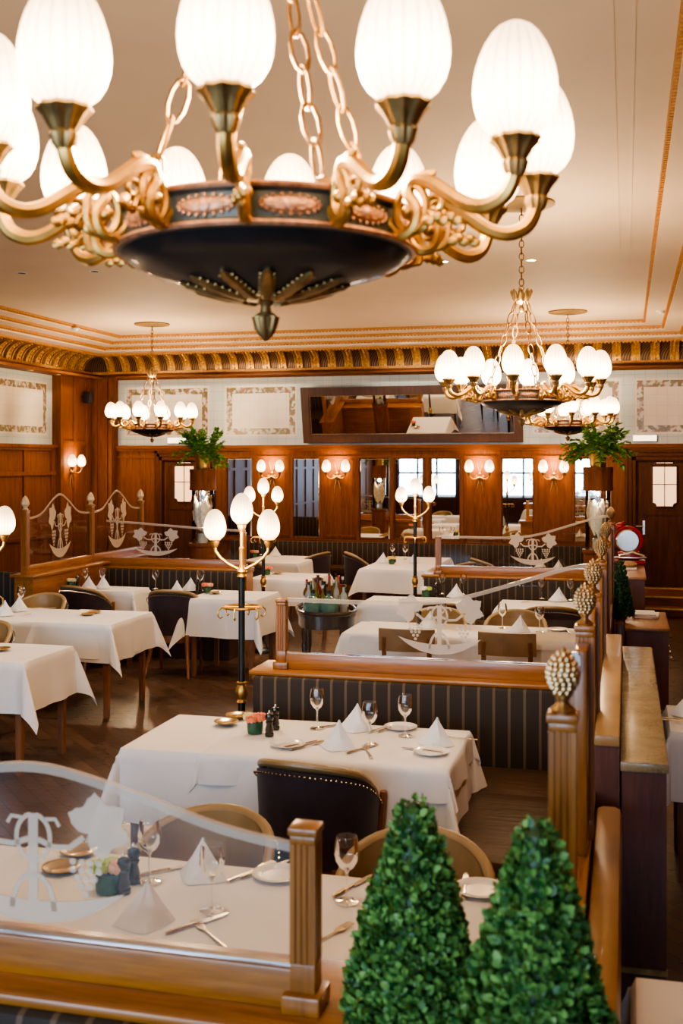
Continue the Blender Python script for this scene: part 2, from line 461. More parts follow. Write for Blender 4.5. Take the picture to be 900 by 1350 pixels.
# gilded beads along each step (ribbed with little ridges)
def bead_run(off, z, w, h):
    b = B()
    x0, x1, y0, y1 = XL + off, XR - off, YF + off, YB - off
    b.box(x0 - w / 2, x1 + w / 2, y1 - w / 2, y1 + w / 2, z - h, z + .004)
    b.box(x0 - w / 2, x0 + w / 2, y0, y1 - w / 2, z - h, z + .004)
    b.box(x1 - w / 2, x1 + w / 2, y0, y1 - w / 2, z - h, z + .004)
    st = .05
    for k in range(int((x1 - x0) / st)):
        b.box(x0 + k * st, x0 + k * st + st * .5, y1 - w * .42, y1 + w * .42, z - h * 1.5, z - h)
    for k in range(int((y1 - 3) / st)):
        for xx in (x0, x1): b.box(xx - w * .42, xx + w * .42, y1 - k * st - st * .5, y1 - k * st, z - h * 1.5, z - h)
    return b
for n, ((off, z), w) in enumerate(zip(((1.05, ZC), (.80, 3.90), (.55, 3.84), (.30, 3.77)), (.06, .07, .07, .06))):
    struct(f'trim_{n + 1}', bead_run(off, z, w, .03), 'gold_rail')
# two hairline ribs on the plaster towards the right
# cove cornice: concave quarter round in dark fluted bronze with gold ribs
prof = []
for k in range(9):
    a = k / 8 * PI / 2
    prof.append((.30 - .26 * sin(a), 3.75 - .26 * (1 - cos(a)) - .0))
def cove_strip(b, side, s0, s1, dr=0.0):
    pts = [(o + dr, z - dr) for o, z in prof]
    def P(o, z, s):
        return {'back': (s, YB - o, z), 'left': (XL + o, s, z), 'right': (XR - o, s, z)}[side]
    vs = [P(o, z, s0) for o, z in pts] + [P(o, z, s1) for o, z in pts]
    n = len(pts)
    b.add(vs, [(i, i + 1, i + 1 + n, i + n) for i in range(n - 1)])
b = B()
cove_strip(b, 'back', XL, XR); cove_strip(b, 'left', YF, YB); cove_strip(b, 'right', YF, YB)
cor = struct('trim_5', b, 'cornice_bronze')
b = B(); rng = [(-.062, -.042, .03), (-.042, .042, .018), (.042, .062, .03)]
def rib(b, side, s):
    kx = 1.4 if side == 'left' else 1
    for a0, a1, d in [(p * kx, q * kx, d) for p, q, d in rng]: cove_strip(b, side, s + a0, s + a1, d)
    for a0 in (-.062 * kx, .062 * kx): 
        pts = [(o, z) for o, z in prof] + [(o + .028, z - .028) for o, z in reversed(prof)]
        P = {'back': lambda o, z: (s + a0, YB - o, z), 'left': lambda o, z: (XL + o, s + a0, z), 'right': lambda o, z: (XR - o, s + a0, z)}[side]
        vs = [P(o, z) for o, z in pts]; n = len(vs)
        b.add(vs, [(i, i + 1, n - 2 - i, n - 1 - i) for i in range(n // 2 - 1)])
    for k in range(1, len(prof) - 1):
        o, z = prof[k]
        P = {'back': (s, YB - o - .025, z - .025), 'left': (XL + o + .025, s, z - .025), 'right': (XR - o - .025, s, z - .025)}[side]
        b.ball(P, .018, 1)
for k in range(36): rib(b, 'back', XL + .42 + k * .265)
for k in range(44): rib(b, 'left', YB - .42 - k * .265)
for k in range(10): rib(b, 'right', YB - .42 - k * .265)
obj('gold_rib', b, 'gold_leaf', cor)
b = B()
def run3(b, o0, o1, z0, z1):
    b.box(XL, XR, YB - o1, YB - o0, z0, z1); b.box(XL + o0, XL + o1, YF, YB - o1, z0, z1); b.box(XR - o1, XR - o0, YF, YB - o1, z0, z1)
run3(b, 0, .085, 3.455, 3.495)
obj('gold_bead', b, 'gold_rail', cor)
b = B(); run3(b, 0, .07, 3.40, 3.455); run3(b, 0, .035, 3.36, 3.40)
struct('trim_6', b, 'wood_wall_h')

# walls
wb = struct('wall_back', B().box(XL - .2, XR + .2, YB, YB + .2, 0, ZC), 'wall_paint')
wl = struct('wall_left', B().box(XL - .2, XL, YF, YB, 0, ZC), 'wall_paint')
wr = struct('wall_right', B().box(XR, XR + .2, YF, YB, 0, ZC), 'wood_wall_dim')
# front wall (behind the viewer) with three tall street windows
b = B(); wins = [(-7.6, -5.6), (-4.8, -2.6), (-1.8, .8)]
xs = [XL]
for a, c in wins:
    b.box(xs[-1], a, YF - .2, YF, 0, ZC); xs.append(c)
    b.box(a, c, YF - .2, YF, 0, .8); b.box(a, c, YF - .2, YF, 3.3, ZC)
b.box(xs[-1], XR, YF - .2, YF, 0, ZC)
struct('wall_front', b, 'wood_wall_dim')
for n, (a, c) in enumerate(wins):
    b = B()
    for q in range(4):
        x = a + (c - a) * q / 3
        b.box(x - .035, x + .035, YF - .14, YF - .06, .8, 3.3)
    for z in (.8, 1.65, 2.5, 3.3): b.box(a, c, YF - .14, YF - .06, z - .035, z + .035)
    struct(f'window_{n + 1}', b, 'wood_dark')
# tile band
ZW = 2.30
b = B().box(XL, XR, YB - .02, YB, ZW, 3.37)
obj('tile_band', b, 'tile_blue', wb)
b = B().box(XL, XL + .02, YF, YB - .02, ZW, 3.37)
obj('tile_band', b, 'tile_blue', wl)
def tile_panel(parent, side, s0, s1, z0, z1):
    w = .095
    def bx(b, a0, a1, c0, c1, d):
        if side == 'back': b.box(a0, a1, YB - .02 - d, YB - .019, c0, c1)
        else: b.box(XL + .019, XL + .02 + d, a0, a1, c0, c1)
    p = obj('tile_panel', (lambda b: (bx(b, s0, s1, z0, z1, .004), b)[1])(B()), 'tile_cream', parent)
    b = B(); i = .03
    bx(b, s0 + i, s1 - i, z0 + i, z0 + i + w, .006); bx(b, s0 + i, s1 - i, z1 - i - w, z1 - i, .006)
    bx(b, s0 + i, s0 + i + w, z0 + i + w, z1 - i - w, .006); bx(b, s1 - i - w, s1 - i, z0 + i + w, z1 - i - w, .006)
    obj('floral_border', b, 'floral_tile', p)
for s0, s1 in ((-7.86, -6.4), (-6.14, -4.95), (-1.33, -.07), (.12, 1.22)): tile_panel(wb, 'back', s0, s1, 2.44, 3.24)
for s0, s1 in ((13.5, 15.0), (11.7, 13.2), (9.9, 11.4)): tile_panel(wl, 'left', s0, s1, 2.44, 3.24)

# wainscot: boards, stiles and cap moulding
b = B().box(XL, XR, YB - .05, YB, 0, ZW)
obj('wainscot', b, 'wood_wall', wb)
b = B().box(XL, XR, YB - .12, YB - .05, ZW - .05, ZW); b.box(XL, XR, YB - .095, YB - .05, ZW - .09, ZW - .05); b.box(XL, XR, YB - .075, YB - .05, ZW - .2, ZW - .17)
b.box(-6.2, -.05, YB - .09, YB - .05, .80, .84)
obj('cap_moulding', b, 'wood_wall_h', wb)
def frame_xz(b, x0, x1, z0, z1, w, y0, y1):
    b.box(x0, x1, y0, y1, z0, z0 + w); b.box(x0, x1, y0, y1, z1 - w, z1); b.box(x0, x0 + w, y0, y1, z0 + w, z1 - w); b.box(x1 - w, x1, y0, y1, z0 + w, z1 - w)
b = B()
for x0, x1 in ((-5.62, -5.06), (-4.53, -4.0), (-2.34, -1.83), (-1.27, -.77)): frame_xz(b, x0, x1, .88, 2.1, .035, YB - .065, YB - .05)
for x in (-6.12, -5.64, -5.03, -4.55, -3.97, -3.435, -2.895, -2.37, -1.81, -1.29, -.75, -.36):
    b.box(x - .025, x + .025, YB - .072, YB - .05, .84, 2.12)
obj('wainscot_stile', b, 'wood_wall', wb)
b = B().box(XL, XL + .05, YF, YB - .05, 0, ZW)
wn = obj('wainscot', b, 'wood_wall', wl)
b = B()
b.box(XL + .05, XL + .12, YF, YB - .05, ZW - .05, ZW); b.box(XL + .05, XL + .09, YF, YB - .05, ZW - .09, ZW - .05)
b.box(XL + .05, XL + .09, YF, YB - .05, 1.84, 1.9); b.box(XL + .05, XL + .09, YF, YB - .05, .9, .95)
for k in range(25):
    y = 15.9 - k * .8
    b.box(XL + .05, XL + .075, y - .05, y + .05, 0, ZW)
obj('wainscot_stile', b, 'wood_wall', wl)
# tall wooden pier in the far left corner, and the wide board beside it
b = B()
b.box(-8.5, -7.98, YB - .2, YB - .02, 0, 3.4)
for x in (-8.42, -8.28, -8.1, -8.02): b.box(x - .03, x + .03, YB - .23, YB - .2, 0, 3.38)
b.box(-8.5, -8.36, 15.15, YB - .2, 0, 3.38)
for y in (15.2, 15.62, 16.05): b.box(-8.36, -8.335, y - .05, y + .05, 0, 3.38)
b.box(-8.36, -8.34, 15.2, 16.1, 2.3, 2.36)
struct('trim_7', b, 'wood_wall')

# doors
def door(n, xc, w, glow_m, frame=.16, zb=0):
    x0, x1 = xc - w / 2, xc + w / 2; zt = 2.02
    b = B()
    for k, (o, d) in enumerate(((.0, .10), (.06, .13), (.12, .16))):
        b.box(x0 - frame + o * .9, x0 - frame + o * .9 + .045, YB - d, YB - .05, zb, zt + frame - o * .9)
        b.box(x1 + frame - o * .9 - .045, x1 + frame - o * .9, YB - d, YB - .05, zb, zt + frame - o * .9)
        b.box(x0 - frame + o * .9, x1 + frame - o * .9, YB - d, YB - .05, zt + frame - o * .9 - .045, zt + frame - o * .9)
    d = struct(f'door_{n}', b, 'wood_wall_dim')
    # leaf with a vertical lancet opening (a rectangle with notched corners)
    wx, wz, nt_ = .17, .32, .055; zc = 1.72
    hole = []
    for sx, sz in ((1, 1), (-1, 1), (-1, -1), (1, -1)):
        pts = []
        for k in range(5):
            a = k / 4 * PI / 2
            pts.append((xc + sx * (wx - nt_ * cos(a)), zc + sz * (wz - nt_ * sin(a))))
        # concave notch
        pts = [(xc + sx * (wx - nt_ * (1 - sin(k / 4 * PI / 2)) if 0 else wx - nt_ * sin(k / 4 * PI / 2)), zc + sz * (wz - nt_ * cos(k / 4 * PI / 2))) for k in range(5)]
        if sx * sz < 0: pts.reverse()
        hole += pts
    lf = obj('door_leaf', B().box(x0, x1, YB - .085, YB - .05, zb + .02, zt), 'wood_wall_dim', d)
    b = B(); frame_xz(b, x0, x1, zb + .02, zt, .05, YB - .1, YB - .085); b.box(x0 + .05, x1 - .05, YB - .1, YB - .085, 1.28, 1.32)
    obj('door_moulding', b, 'wood_wall_dim', d)
    obj('door_pane', B().prism(hole, YB - .092, YB - .086), glow_m, d)
    b = B(); b.tube([(p[0], YB - .094, p[1]) for p in hole], .012, 6, True); b.box(xc - .006, xc + .006, YB - .1, YB - .09, zc - wz, zc + wz); b.box(xc - wx, xc + wx, YB - .1, YB - .09, zc - .006, zc + .006)
    obj('pane_lead', b, 'wood_dark', d)
    b = B(); hx = x0 + .06 if n == 1 else x1 - .06
    b.tube([(hx, YB - .085, 1.12), (hx, YB - .14, 1.12), (hx - .11, YB - .14, 1.12)], .01, 8); b.box(hx - .02, hx + .02, YB - .09, YB - .084, 1.0, 1.2)
    obj('door_handle', b, 'steel', d)
    return d
door(1, .53, .70, 'lit_door_pane', .2, .24)
door(2, -6.80, .62, 'lit_door_pane', .2, 0)
b = B().box(-.05, XR, 15.3, YB - .05, 0, .24, .01); b.box(-.05, XR, 15.0, 15.3, 0, .12, .01)
ld = struct('floor_landing', b, 'wood_wall_h')
b = B().box(-.05, XR, 15.285, 15.3, .225, .246); b.box(-.05, XR, 14.985, 15.0, .105, .126); b.box(.15, .95, 16.2, 16.29, .24, .262)
obj('stair_nosing', b, 'brass', ld)
struct('baseboard_back', B().box(XL, -.05, YB - .075, YB - .05, 0, .16), 'wood_dark')
struct('baseboard_left', B().box(XL + .05, XL + .075, 4, YB - .2, 0, .16), 'wood_dark')

# ------------------------------------------------------------------ mirrors
def wall_mirror(x0, x1, label, z0=.87, z1=2.10):
    t = thing('wall_mirror', label, 'mirror', ((x0 + x1) / 2, YB - .05, z0), 0, 'bevelled mirrors set in the back wall panelling')
    w = (x1 - x0) / 2; h = z1 - z0
    obj('mirror_glass', B().box(-w + .02, w - .02, -.012, -.002, .02, h - .02), 'mirror', t)
    b = B()
    for a, c, sgn in ((-w, -w + .02, 0), (w - .02, w, 1)):
        ya, yc = (-.004, -.012) if sgn == 0 else (-.012, -.004)
        b.add([(a, ya, 0), (c, yc, 0), (c, yc, h), (a, ya, h)], [(0, 1, 2, 3)])
    b.add([(-w, -.004, 0), (w, -.004, 0), (w - .02, -.012, .02), (-w + .02, -.012, .02)], [(0, 1, 2, 3)])
    b.add([(-w, -.004, h), (w, -.004, h), (w - .02, -.012, h - .02), (-w + .02, -.012, h - .02)], [(0, 1, 2, 3)])
    obj('bevelled_edge', b, 'mirror_bevel', t)
wall_mirror(-6.09, -5.68, 'narrow wall mirror behind the tall plant column beside the left door')
wall_mirror(-5.01, -4.57, 'narrow wall mirror standing alone between the two left double sconces')
wall_mirror(-3.94, -3.47, 'left one of three adjoining wall mirrors, right of the second sconce')
wall_mirror(-3.40, -2.95, 'middle one of three adjoining wall mirrors, directly behind a globe lamp')
wall_mirror(-2.84, -2.39, 'right one of three adjoining wall mirrors, left of the third sconce')
wall_mirror(-1.78, -1.31, 'single wall mirror between the two double sconces on the right')
wall_mirror(-.73, -.38, 'narrow wall mirror partly hidden by the right glass cylinder column')

t = thing('tilted_mirror', 'long dark framed mirror leaning forward high on the tiled wall', 'mirror', (-3.14, YB - .05, 2.34))
t.rotation_euler = (math.radians(12.5), 0, 0)
w, h = 1.68, .86
b = B(); frame_xz(b, -w, w, 0, h, .12, -.06, -.01); frame_xz(b, -w + .1, w - .1, .1, h - .1, .03, -.045, -.02)
obj('frame', b, 'wood_dark', t)
b = B(); frame_xz(b, -w + .125, w - .125, .125, h - .125, .012, -.03, -.02); obj('gilt_fillet', b, 'brass_old', t)
obj('mirror_glass', B().box(-w + .12, w - .12, -.025, -.018, .12, h - .12), 'mirror', t)

# ------------------------------------------------------------------ shared shapes
def egg(r, h, n=20, m=14):
    p = []
    for k in range(m + 1):
        t_ = k / m
        a = PI * t_
        z = h * (1 - cos(a)) / 2
        q = z / h
        rr = r * sin(a) ** .82 * (1.16 - .36 * q) * 1.02
        if k == 0: rr = .03 * r / .078; z = 0
        p.append((max(rr, r * .36 if k == 0 else 0), z))
    p[1] = (max(p[1][0], r * .5), p[1][1])
    p[-1] = (.0004, h)
    return p
SHADE_R, SHADE_H = .077, .215

def link_chain(b, p0, p1, ln, wd, r):
    p0, p1 = Vector(p0), Vector(p1); d = p1 - p0; n = max(2, round(d.length / (ln * .8)))
    dn = d.normalized(); up = Vector((0, 0, 1)) if abs(dn.z) < .95 else Vector((1, 0, 0))
    s1 = dn.cross(up).normalized(); s2 = dn.cross(s1)
    for k in range(n):
        c = p0 + d * ((k + .5) / n); sd = s1 if k % 2 else s2
        pts = []
        for j in range(10):
            a = 2 * PI * j / 10
            pts.append(c + dn * (cos(a) * ln * .5) + sd * (sin(a) * wd * .5))
        b.tube(pts, r, 5, True)

# ------------------------------------------------------------------ chandeliers
def build_chandelier():
    t = thing('chandelier', '', 'chandelier')
    # z measured from eye level plane of the room's survey (2.05)
    obj('canopy', B().lathe([(.001, 1.87), (.05, 1.87), (.2, 1.885), (.245, 1.895), (.245, 1.91), (.001, 1.91)], 32), 'canopy_gilt', t)
    b = B(); link_chain(b, (0, 0, 1.87), (0, 0, 1.30), .06, .034, .0045); obj('chain', b, 'chain_bronze', t)
    b = B()
    b.lathe([(.001, 1.10), (.016, 1.11), (.022, 1.13), (.012, 1.15), (.03, 1.165), (.055, 1.18), (.06, 1.2), (.05, 1.205), (.02, 1.22), (.012, 1.25), (.001, 1.26)], 20)
    for k in range(8):
        a = 2 * PI * k / 8
        m_ = rzm(a) @ tr(.06, 0, 1.225) @ Matrix.Rotation(.22, 4, 'Y')
        b.ball((0, 0, 0), 1, 2, (.012, .02, .05), m_)
        b.ball((.008, 0, .02), 1, 1, (.01, .008, .03), m_)
    b.tube([(0, 0, 1.25), (.0, .02, 1.28), (0, 0, 1.305), (0, -.02, 1.28)], .005, 6, True)
    obj('crown', b, 'brass_old', t)
    for k in range(4):
        a = 2 * PI * k / 4 + .52
        b = B(); link_chain(b, (.262 * cos(a), .262 * sin(a), .535), (.05 * cos(a), .05 * sin(a), 1.175), .1, .038, .0045)
        b.ball((.275 * cos(a), .275 * sin(a), .53), .016, 1)
        obj('chain', b, 'chain_bronze', t)
    # bowl
    bowl = [(.302, .432), (.285, .415), (.25, .398), (.2, .385), (.15, .37), (.1, .357), (.06, .347), (.001, .344)]
    p = [(.30, .44), (.305, .435)] + [(r, z) for r, z in bowl[1:]]
    obj('bowl', B().lathe(p[::-1], 48), 'bowl_black', t)
    b = B().lathe([(.30, .515), (.318, .515), (.314, .505), (.306, .50), (.306, .452), (.314, .447), (.318, .437), (.30, .432)], 48)
    rim = obj('rim', b, 'rim_green', t)
    b = B()
    for z in (.512, .44):
        b.tube([(.314 * cos(2 * PI * k / 48), .314 * sin(2 * PI * k / 48), z) for k in range(48)], .0065, 6, True)
    obj('rim_bead', b, 'copper_relief', rim)
    for k in range(12):
        m_ = rzm(2 * PI * (k + .5) / 12); b = B()
        b.ball((.303, 0, .476), 1, 2, (.01, .056, .019), m_)
        b.ball((.309, 0, .476), 1, 1, (.01, .016, .017), m_)
        for j in range(20):
            q = 2 * PI * j / 20
            b.ball((.3095 - .004 * abs(cos(q)), .056 * cos(q), .476 + .019 * sin(q)), .0042, 1, (1, 1, 1), m_)
            if j % 2: b.ball((.311 - .003 * abs(cos(q)), .034 * cos(q), .476 + .010 * sin(q)), .006, 1, (.7, 1.5, .7), m_)
        obj('rosette', b, 'copper_relief', rim)
    # leaves on the underside and finial
    b = B()
    for k in range(12):
        a = 2 * PI * (k + .25) / 12
        pts = [(.05, .341), (.09, .35), (.13, .3615), (.165, .371), (.18, .377)]
        b.tube([(r * cos(a), r * sin(a), z) for r, z in pts], [.012, .016, .017, .014, .005], 6, flat=.6)
        for j in range(7):
            q = .06 + .017 * j
            z = .341 + (q - .05) * .265
            for s in (-1, 1):
                b.ball((q * cos(a) - s * sin(a) * .016, q * sin(a) + s * cos(a) * .014, z), .0045, 1)
    D = .018
    b.lathe([(r, z + D) for r, z in [(.001, .24), (.008, .245), (.02, .262), (.026, .285), (.022, .293), (.012, .298), (.01, .31), (.018, .32), (.05, .324), (.075, .328), (.07, .334), (.001, .334)]], 20)
    b.lathe([(r, z + D) for r, z in [(.001, .236), (.012, .246), (.021, .262), (.027, .288), (.02, .29)]], 16, flute=.12, nf=8)
    obj('finial', b, 'brass_old', t)
    egg_b = B().lathe(egg(SHADE_R, SHADE_H), 24)
    for k in range(12):
        a = 2 * PI * k / 12
        m_ = rzm(a)
        b = B()
        pts = [(.30, .475), (.325, .445), (.355, .452), (.365, .49), (.345, .522), (.355, .545), (.39, .54), (.43, .513), (.47, .487), (.51, .478), (.545, .49), (.563, .515), (.568, .54)]
        rs = [.009, .012, .012, .012, .013, .0145, .015, .015, .015, .016, .016, .0155, .014]
        P = [Vector((p[0], 0, p[1])) for p in pts]
        sm = []; sr = []
        for i in range(len(P) - 1):
            p0, p1, p2, p3 = P[max(i - 1, 0)], P[i], P[i + 1], P[min(i + 2, len(P) - 1)]
            for q in (0, .33, .67):
                sm.append(.5 * ((2 * p1) + (p2 - p0) * q + (2 * p0 - 5 * p1 + 4 * p2 - p3) * q * q + (3 * p1 - p0 - 3 * p2 + p3) * q ** 3)); sr.append(rs[i])
        sm.append(P[-1]); sr.append(rs[-1])
        b.tube(sm, sr, 8, mtx=m_)
        # curled acanthus, rosette and under-scroll
        b.ball((.345, 0, .487), 1, 2, (.014, .016, .014), m_)
        sc = [(.375 + .028 * (1 - j / 16) * cos(j * .55), 0, .462 + .028 * (1 - j / 16) * sin(j * .55)) for j in range(14)]
        b.tube(sc, .007, 6, mtx=m_)
        sc = [(.405 + .02 * (1 - j / 16) * cos(2.6 - j * .5), 0, .492 + .02 * (1 - j / 16) * sin(2.6 - j * .5)) for j in range(12)]
        b.tube(sc, .006, 6, mtx=m_)
        b.ball((.385, 0, .556), 1, 1, (.024, .01, .01), m_)
        b.tube([(.352 + .034 * cos(2 * PI * j / 16), 0, .492 + .046 * sin(2 * PI * j / 16)) for j in range(16)], .0085, 7, True, mtx=m_)
        for j in range(5): b.ball((.395 + .012 * j, (j - 2) * .006, .462 + .008 * (j % 2)), 1, 1, (.014, .006, .012), m_)
        arm = obj('arm', b, 'brass', t)
        b = B().lathe([(.014, .525), (.02, .535), (.024, .55), (.021, .556), (.026, .564), (.035, .58), (.046, .592), (.043, .599), (.03, .6)], 40, tr(.57 * cos(a), .57 * sin(a), 0), flute=.07, nf=10)
        obj('shade_cup', b, 'brass_old', arm)
        s = obj('lamp_shade', egg_b, 'lit_shade', arm, (.57 * cos(a), .57 * sin(a), .595))
    return t
ch = build_chandelier()
ch.location = (-.74, 2.22, EYE); ch.rotation_euler = (0, 0, math.radians(-78)); ch['group'] = 'chandeliers with egg shaped opal shades'
ch['label'] = 'huge black and gold bowl chandelier hanging closest, filling the top of view'
dup(ch, (-.75, 8.22, EYE), math.radians(-90.5), 'black and gold chandelier hanging in the middle distance from a long thin chain')
dup(ch, (-.72, 14.3, EYE), math.radians(-82), 'far right chandelier partly behind the middle one, before the tiled wall')
dup(ch, (-6.38, 14.15, EYE), math.radians(-84), 'far left chandelier near the corner pier, before floral tile panel')

# ------------------------------------------------------------------ sconces
def build_sconce():
    t = thing('wall_sconce', '', 'sconce')
    b = B()
    b.ball((0, -.02, -.13), 1, 2, (.035, .02, .05)); b.ball((0, -.03, -.08), 1, 2, (.03, .02, .03))
    for s in (-1, 1):
        b.tube([(s * .012, -.015, -.17), (s * .03, -.015, -.24), (s * .045, -.015, -.30), (s * .05, -.015, -.38)], [.008, .009, .007, .003], 6)
        b.tube([(s * .01, -.02, -.06), (s * .03, -.02, .03), (s * .045, -.02, .1)], [.006, .005, .003], 6)
    obj('backplate', b, 'brass_old', t)
    eb = B().lathe(egg(.066, .19), 20)
    for s in (-1, 1):
        b = B()
        b.tube([(0, -.04, -.12), (s * .05, -.06, -.15), (s * .10, -.08, -.155), (s * .135, -.10, -.13), (s * .15, -.11, -.095)], [.01, .01, .009, .009, .009], 8)
        b.tube([(s * (.05 + .02 * (1 - j / 14) * cos(j * .5)), -.05, -.125 + .022 * (1 - j / 14) * sin(j * .5)) for j in range(13)], .005, 6)
        a = obj('arm', b, 'brass', t)
        obj('shade_cup', B().lathe([(.01, -.105), (.016, -.095), (.022, -.075), (.033, -.055), (.02, -.05)], 14, tr(s * .15, -.11, 0)), 'brass_old', a)
        obj('lamp_shade', eb, 'lit_shade_lamp', a, (s * .15, -.11, -.055))
    return t
sc = build_sconce(); sc['group'] = 'double sconces on the panelling'
sc.location = (-5.34, YB - .05, 1.94); sc['label'] = 'double wall sconce on panelling directly behind the more distant left globe lamp'
dup(sc, (-4.29, YB - .05, 1.94), 0, 'double wall sconce on the wide panel between single mirror and three mirrors')
dup(sc, (-2.10, YB - .05, 1.94), 0, 'double wall sconce on the panel right of the three adjoining mirrors')
dup(sc, (-1.02, YB - .05, 1.94), 0, 'double wall sconce on the panel left of right plant column')
dup(sc, (-8.36, 15.5, 2.02), PI / 2, 'double wall sconce on left side wall below the tile panel')

# ------------------------------------------------------------------ pole lamps
def build_lamp():
    t = thing('pole_lamp', '', 'lamp')
    obj('base', B().lathe([(.001, 0), (.095, 0), (.095, .02), (.085, .035), (.05, .05), (.035, .08), (.025, .12), (.001, .12)], 24), 'lamp_pole', t)
    obj('pole', B().lathe([(.02, .1), (.02, .72), (.0185, .8), (.0185, 1.42), (.001, 1.42)], 14), 'lamp_pole', t)
    b = B().lathe([(.02, .70), (.03, .705), (.022, .72), (.034, .745), (.034, .775), (.022, .80), (.03, .815), (.019, .82)], 16)
    obj('clamp', b, 'brass', t)
    b = B().lathe([(.019, 1.40), (.028, 1.405), (.022, 1.42), (.03, 1.435), (.014, 1.46), (.013, 1.55), (.016, 1.565), (.011, 1.57), (.010, 1.66), (.014, 1.67), (.001, 1.675)], 16)
    obj('collar', b, 'brass', t)
    b = B()
    b.tube([(.105 * cos(2 * PI * k / 28), .105 * sin(2 * PI * k / 28), 1.235) for k in range(28)], .010, 8, True, flat=.7)
    b.tube([(-.105, 0, 1.235), (.105, 0, 1.235)], .006, 6)
    for k in range(6):
        a = 2 * PI * k / 6 + .3; x, y = .115 * cos(a), .115 * sin(a)
        b.tube([(x, y, 1.235), (x * 1.15, y * 1.15, 1.22), (x * 1.18, y * 1.18, 1.19), (x * 1.05, y * 1.05, 1.175), (x * .95, y * .95, 1.185)], [.005, .005, .005, .004, .005], 6)
    obj('coat_ring', b, 'brass', t)
    eb = B().lathe(egg(.062, .172), 24)
    def cup(x, z): return B().lathe([(.009, z - .045), (.014, z - .04), (.018, z - .03), (.024, z - .02), (.026, z - .006), (.034, z), (.03, z + .003)], 16, tr(x, 0, 0))
    obj('shade_cup', cup(0, 1.70), 'brass', t); obj('lamp_shade', eb, 'lit_shade_lamp', t, (0, 0, 1.70))
    for s in (-1, 1):
        b = B(); b.tube([(0, 0, 1.44), (s * .03, 0, 1.452), (s * .075, 0, 1.475), (s * .12, 0, 1.51), (s * .146, 0, 1.545), (s * .15, 0, 1.575)], .009, 8)
        a = obj('arm', b, 'brass', t)
        obj('shade_cup', cup(s * .15, 1.61), 'brass', a); obj('lamp_shade', eb, 'lit_shade_lamp', a, (s * .15, 0, 1.61))
    return t
LG = 'brass pole lamps with three opal globes'
lp = build_lamp(); lp['group'] = LG
def Pd(u, fw): 
    r = (u - 450) / F * fw; return (r * cy_ - fw * sy_, r * sy_ + fw * cy_, 0)
lp.location = Pd(318.5, 6.15); lp.rotation_euler = (0, 0, .25); lp['label'] = 'three globe pole lamp with coat ring standing beside the near flower table'
dup(lp, Pd(347, 11.8), .25, 'three globe pole lamp farther back, seen just right of the nearest pole lamp')
dup(lp, Pd(547, 11.8), .4, 'three globe pole lamp in the middle, in front of the three adjoining mirrors')
dup(lp, Pd(-27, 6.6), .25, 'pole lamp at the left edge with a single globe in view')

# ------------------------------------------------------------------ etched vine emblem
def leaf_poly(cx, cz, r, rot):
    # broad five lobed vine leaf with scalloped edge
    ctl = [(0, 1.05), (15, .86), (28, .74), (42, .88), (54, 1.02), (68, .86), (84, .70), (100, .80), (116, .90), (134, .72), (156, .5), (180, .25)]
    pts = []
    for s_ in (1, -1):
        seq = ctl if s_ == 1 else ctl[-2:0:-1]
        for d, q in seq: pts.append((math.radians(d * s_), q))
    out = []
    n = len(pts)
    for i in range(n):
        a, q = pts[i]; b_, q2 = pts[(i + 1) % n]
        if b_ - a < -PI: b_ += 2 * PI
        for f in (0, .5):
            aa = a + (b_ - a) * f; qq = (q + (q2 - q) * f) * (.955 if f else 1)
            out.append((cx + r * qq * cos(aa + rot), cz + r * qq * sin(aa + rot)))
    return out
def ribbon(b, pts, w, y0, y1):
    n = len(pts)
    L = []; R = []
    for i in range(n):
        a = Vector(pts[max(i - 1, 0)]); c = Vector(pts[min(i + 1, n - 1)]); d = (c - a).normalized()
        ww = w[i] if isinstance(w, list) else w
        L.append((pts[i][0] - d.y * ww / 2, pts[i][1] + d.x * ww / 2)); R.append((pts[i][0] + d.y * ww / 2, pts[i][1] - d.x * ww / 2))
    for i in range(n - 1): b.prism([L[i], L[i + 1], R[i + 1], R[i]], y0, y1)
def emblem(cx, z0, sx=1.0, sz=1.0, y=-.008):
    b = B(); y0, y1 = y, y + .0015
    X = lambda l: [(cx + p[0] * sx, z0 + p[1] * sz) for p in l]
    # crescent boat
    up = [(-.225 + .45 * k / 16, .052 + .038 * ((k - 8) / 8) ** 2) for k in range(17)]
    lo = [(-.225 + .45 * k / 16, .09 * abs((k - 8) / 8) ** 2.2) for k in range(17)]
    for k in range(16):
        b.prism(X([up[k], up[k + 1], lo[k + 1], lo[k]]), y0, y1)
    b.prism(X([(-.012, .05), (.012, .05), (.012, .262), (-.012, .262)]), y0 - .0004, y1)
    for s in (-1, 1):
        ribbon(b, X([(s * .052 * cos(a), .07 + .085 * sin(a) - .04) for a in [j * .16 for j in range(11)]]), .013, y0, y1)
        ribbon(b, X([(s * .042 * sin(a), .205 - .055 * cos(a)) for a in [j * .3 for j in range(11)]]), .011, y0, y1)
        ribbon(b, X([(s * .012, .20), (s * .05, .185), (s * .09, .187), (s * .125, .215)]), .013, y0, y1)
        ribbon(b, X([(s * .03, .25), (s * .055, .252), (s * .065, .235)]), .009, y0, y1)
        b.prism(X(leaf_poly(s * .155, .238, .085, PI / 2 - s * .9)), y0, y1)
        for row, n in enumerate((4, 4, 3, 2, 1)):
            for j in range(n):
                px, pz = s * .13 + (j - (n - 1) / 2) * .021, .155 - row * .019
                b.prism(X([(px + .0085 * cos(a), pz + .0085 * sin(a)) for a in [q * PI / 4 for q in range(8)]]), y0, y1)
    return b

